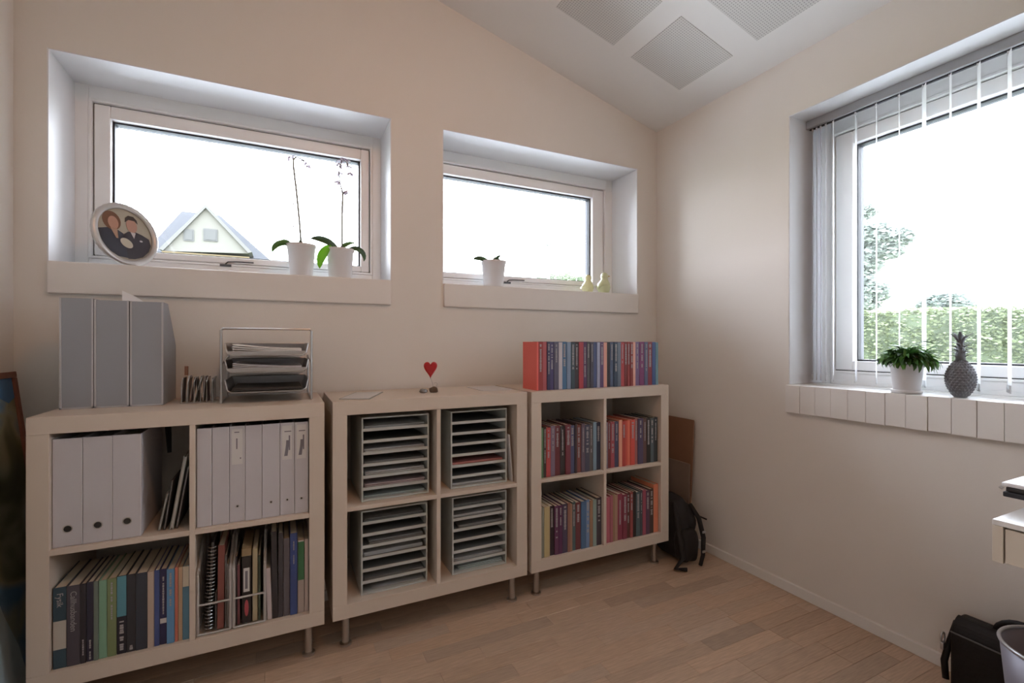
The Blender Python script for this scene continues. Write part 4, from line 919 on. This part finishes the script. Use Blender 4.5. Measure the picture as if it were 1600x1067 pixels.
c = pt(1345, 480, 0, 22); gz = c[2] + .0
def off(u, v, X=22):
    p = pt(u, v, 0, X); return (p[0] - c[0], p[1] - c[1], p[2] + .25)
cr_ = [off(1352, 330) + (.42,), off(1345, 370) + (.75,), off(1368, 365) + (.65,), off(1385, 372) + (.6,), off(1405, 370) + (.5,), off(1390, 390) + (.5,), off(1350, 410) + (.75,), off(1340, 440) + (.7,), off(1365, 455) + (.65,), off(1352, 470) + (.6,), off(1325, 400) + (1.2,), off(1300, 440) + (1.4,)]
tree('tree', 'loose pale green tree rising behind the hedge at its left end', (c[0], c[1], -.25), cr_, .10, 15000, 4.5, m_t, 2)
m_t2 = mat('bush_leaf', (.20, .23, .20), .8, trans=.3)
c = pt(1478, 485, 0, 24)
cr_ = [off(1455, 480, 24) + (.5,), off(1470, 478, 24) + (.62,), off(1485, 476, 24) + (.66,), off(1500, 482, 24) + (.5,)]
tree('bush', 'low rounded bush just topping the hedge behind the pineapple ornament', (c[0], c[1], -.25), cr_, .10, 7000, 1.0, m_t2, 4)
# house through the left window
YH = 24
e = thing('house', 'pale house with a white gable and grey tiled roof seen through the left window', 'house', (0, 0, -.25))
P = lambda u, v, Y=YH: (pt(u, v, 1, Y)[0], pt(u, v, 1, Y)[2] + .25)
gL, gR, gP = P(256, 392), P(388, 396), P(322, 326)
m_hw = mat('house_render', (.088, .085, .074), .9, spec=.1); m_hr = mat('house_roof', (.040, .040, .042), .95, spec=.1, nz=.15, nscale=2); m_hf = mat('house_fascia', (.075, .058, .034), .9, spec=.1); m_hg = mat('house_glass', (.060, .060, .058), .95, spec=0)
M().prism([gL, gR, gP], YH, YH + 6, 1).build('gable_wall', m_hw, e)
M().box(gL[0] - .05, gR[0] + .05, YH - .12, YH - .01, gL[1] - .22, gL[1] - .02).build('fascia', m_hf, e)
# slanted verge boards
for a_, b_ in ((gL, gP), (gR, gP)):
    M().prism([a_, b_, (b_[0], b_[1] + .16), (a_[0] + (-.15 if a_ is gL else .15), a_[1] + .05)], YH - .15, YH + 6, 1).build('verge_roof', mat('pale_verge', (.075, .073, .068), .9, spec=.1), e)
for u0, u1 in ((287, 303), (318, 340)):
    a_ = P(u0, 376); b_ = P(u1, 359); f_ = M().box(a_[0], b_[0], YH - .04, YH - .005, a_[1], b_[1]).build('window', mat('house_sash', (.06, .06, .058), .9, spec=.1), e)
    M().box(a_[0] + .05, b_[0] - .05, YH - .06, YH - .041, a_[1] + .05, b_[1] - .05).build('pane', m_hg, f_)
rL, rR, rP = P(206, 404), P(440, 410), P(343, 336, YH + 4)
q = M(); zr = rP[1]; q.add([(rL[0], YH + .6, rL[1]), (rR[0], YH + .6, rL[1]), (rR[0], YH + 9, rL[1]), (rL[0], YH + 9, rL[1]), (rP[0] - 1.6, YH + 4, zr), (rP[0], YH + 4, zr)], [(0, 1, 5, 4), (1, 2, 5), (2, 3, 4, 5), (3, 0, 4), (0, 3, 2, 1)])
q.build('roof', m_hr, e)
M().box(rL[0] + .4, rR[0] - .4, YH + 1.0, YH + 8.6, 0, rL[1]).build('wall', m_hw, e)
M().box(gL[0], gR[0], YH + .02, YH + 1.2, 0, gL[1] - .23).build('porch_wall', mat('porch_grey', (.035, .035, .037), .9, spec=.1), e)
# street lamp through the right back window
c = pt(857, 380, 1, 20)
e = thing('street_lamp', 'grey street lamp with a short arm seen through the back window', 'street lamp', (c[0], c[1], -.25))
hl = c[2] + .25
M().tube([(0, 0, 0), (0, 0, hl - .3), (.05, 0, hl)], [.09, .07, .06], 8).build('pole', mat('galvanised', (.40, .41, .42), .5), e)
M().tube([(-.08, 0, hl - .12), (.05, 0, hl + .05), (.28, 0, hl + .14)], [.08, .13, .07], 8).build('lamp_head', mat('lamp_grey', (.10, .10, .11), .5), e)
c = pt(880, 445, 1, 26); m_t3 = mat('far_bush_leaf', (.22, .26, .18), .8, trans=.4)
def off2(u, v, Y=26):
    p = pt(u, v, 1, Y); return (p[0] - c[0], p[1] - c[1], p[2] + .25)
cr_ = [off2(845, 440) + (.45,), off2(862, 436) + (.5,), off2(885, 434) + (.6,), off2(905, 438) + (.5,)]
tree('bush', 'faint low bush beyond the street lamp in the back window', (c[0], c[1], -.25), cr_, .09, 2500, 2.2, m_t3, 9)
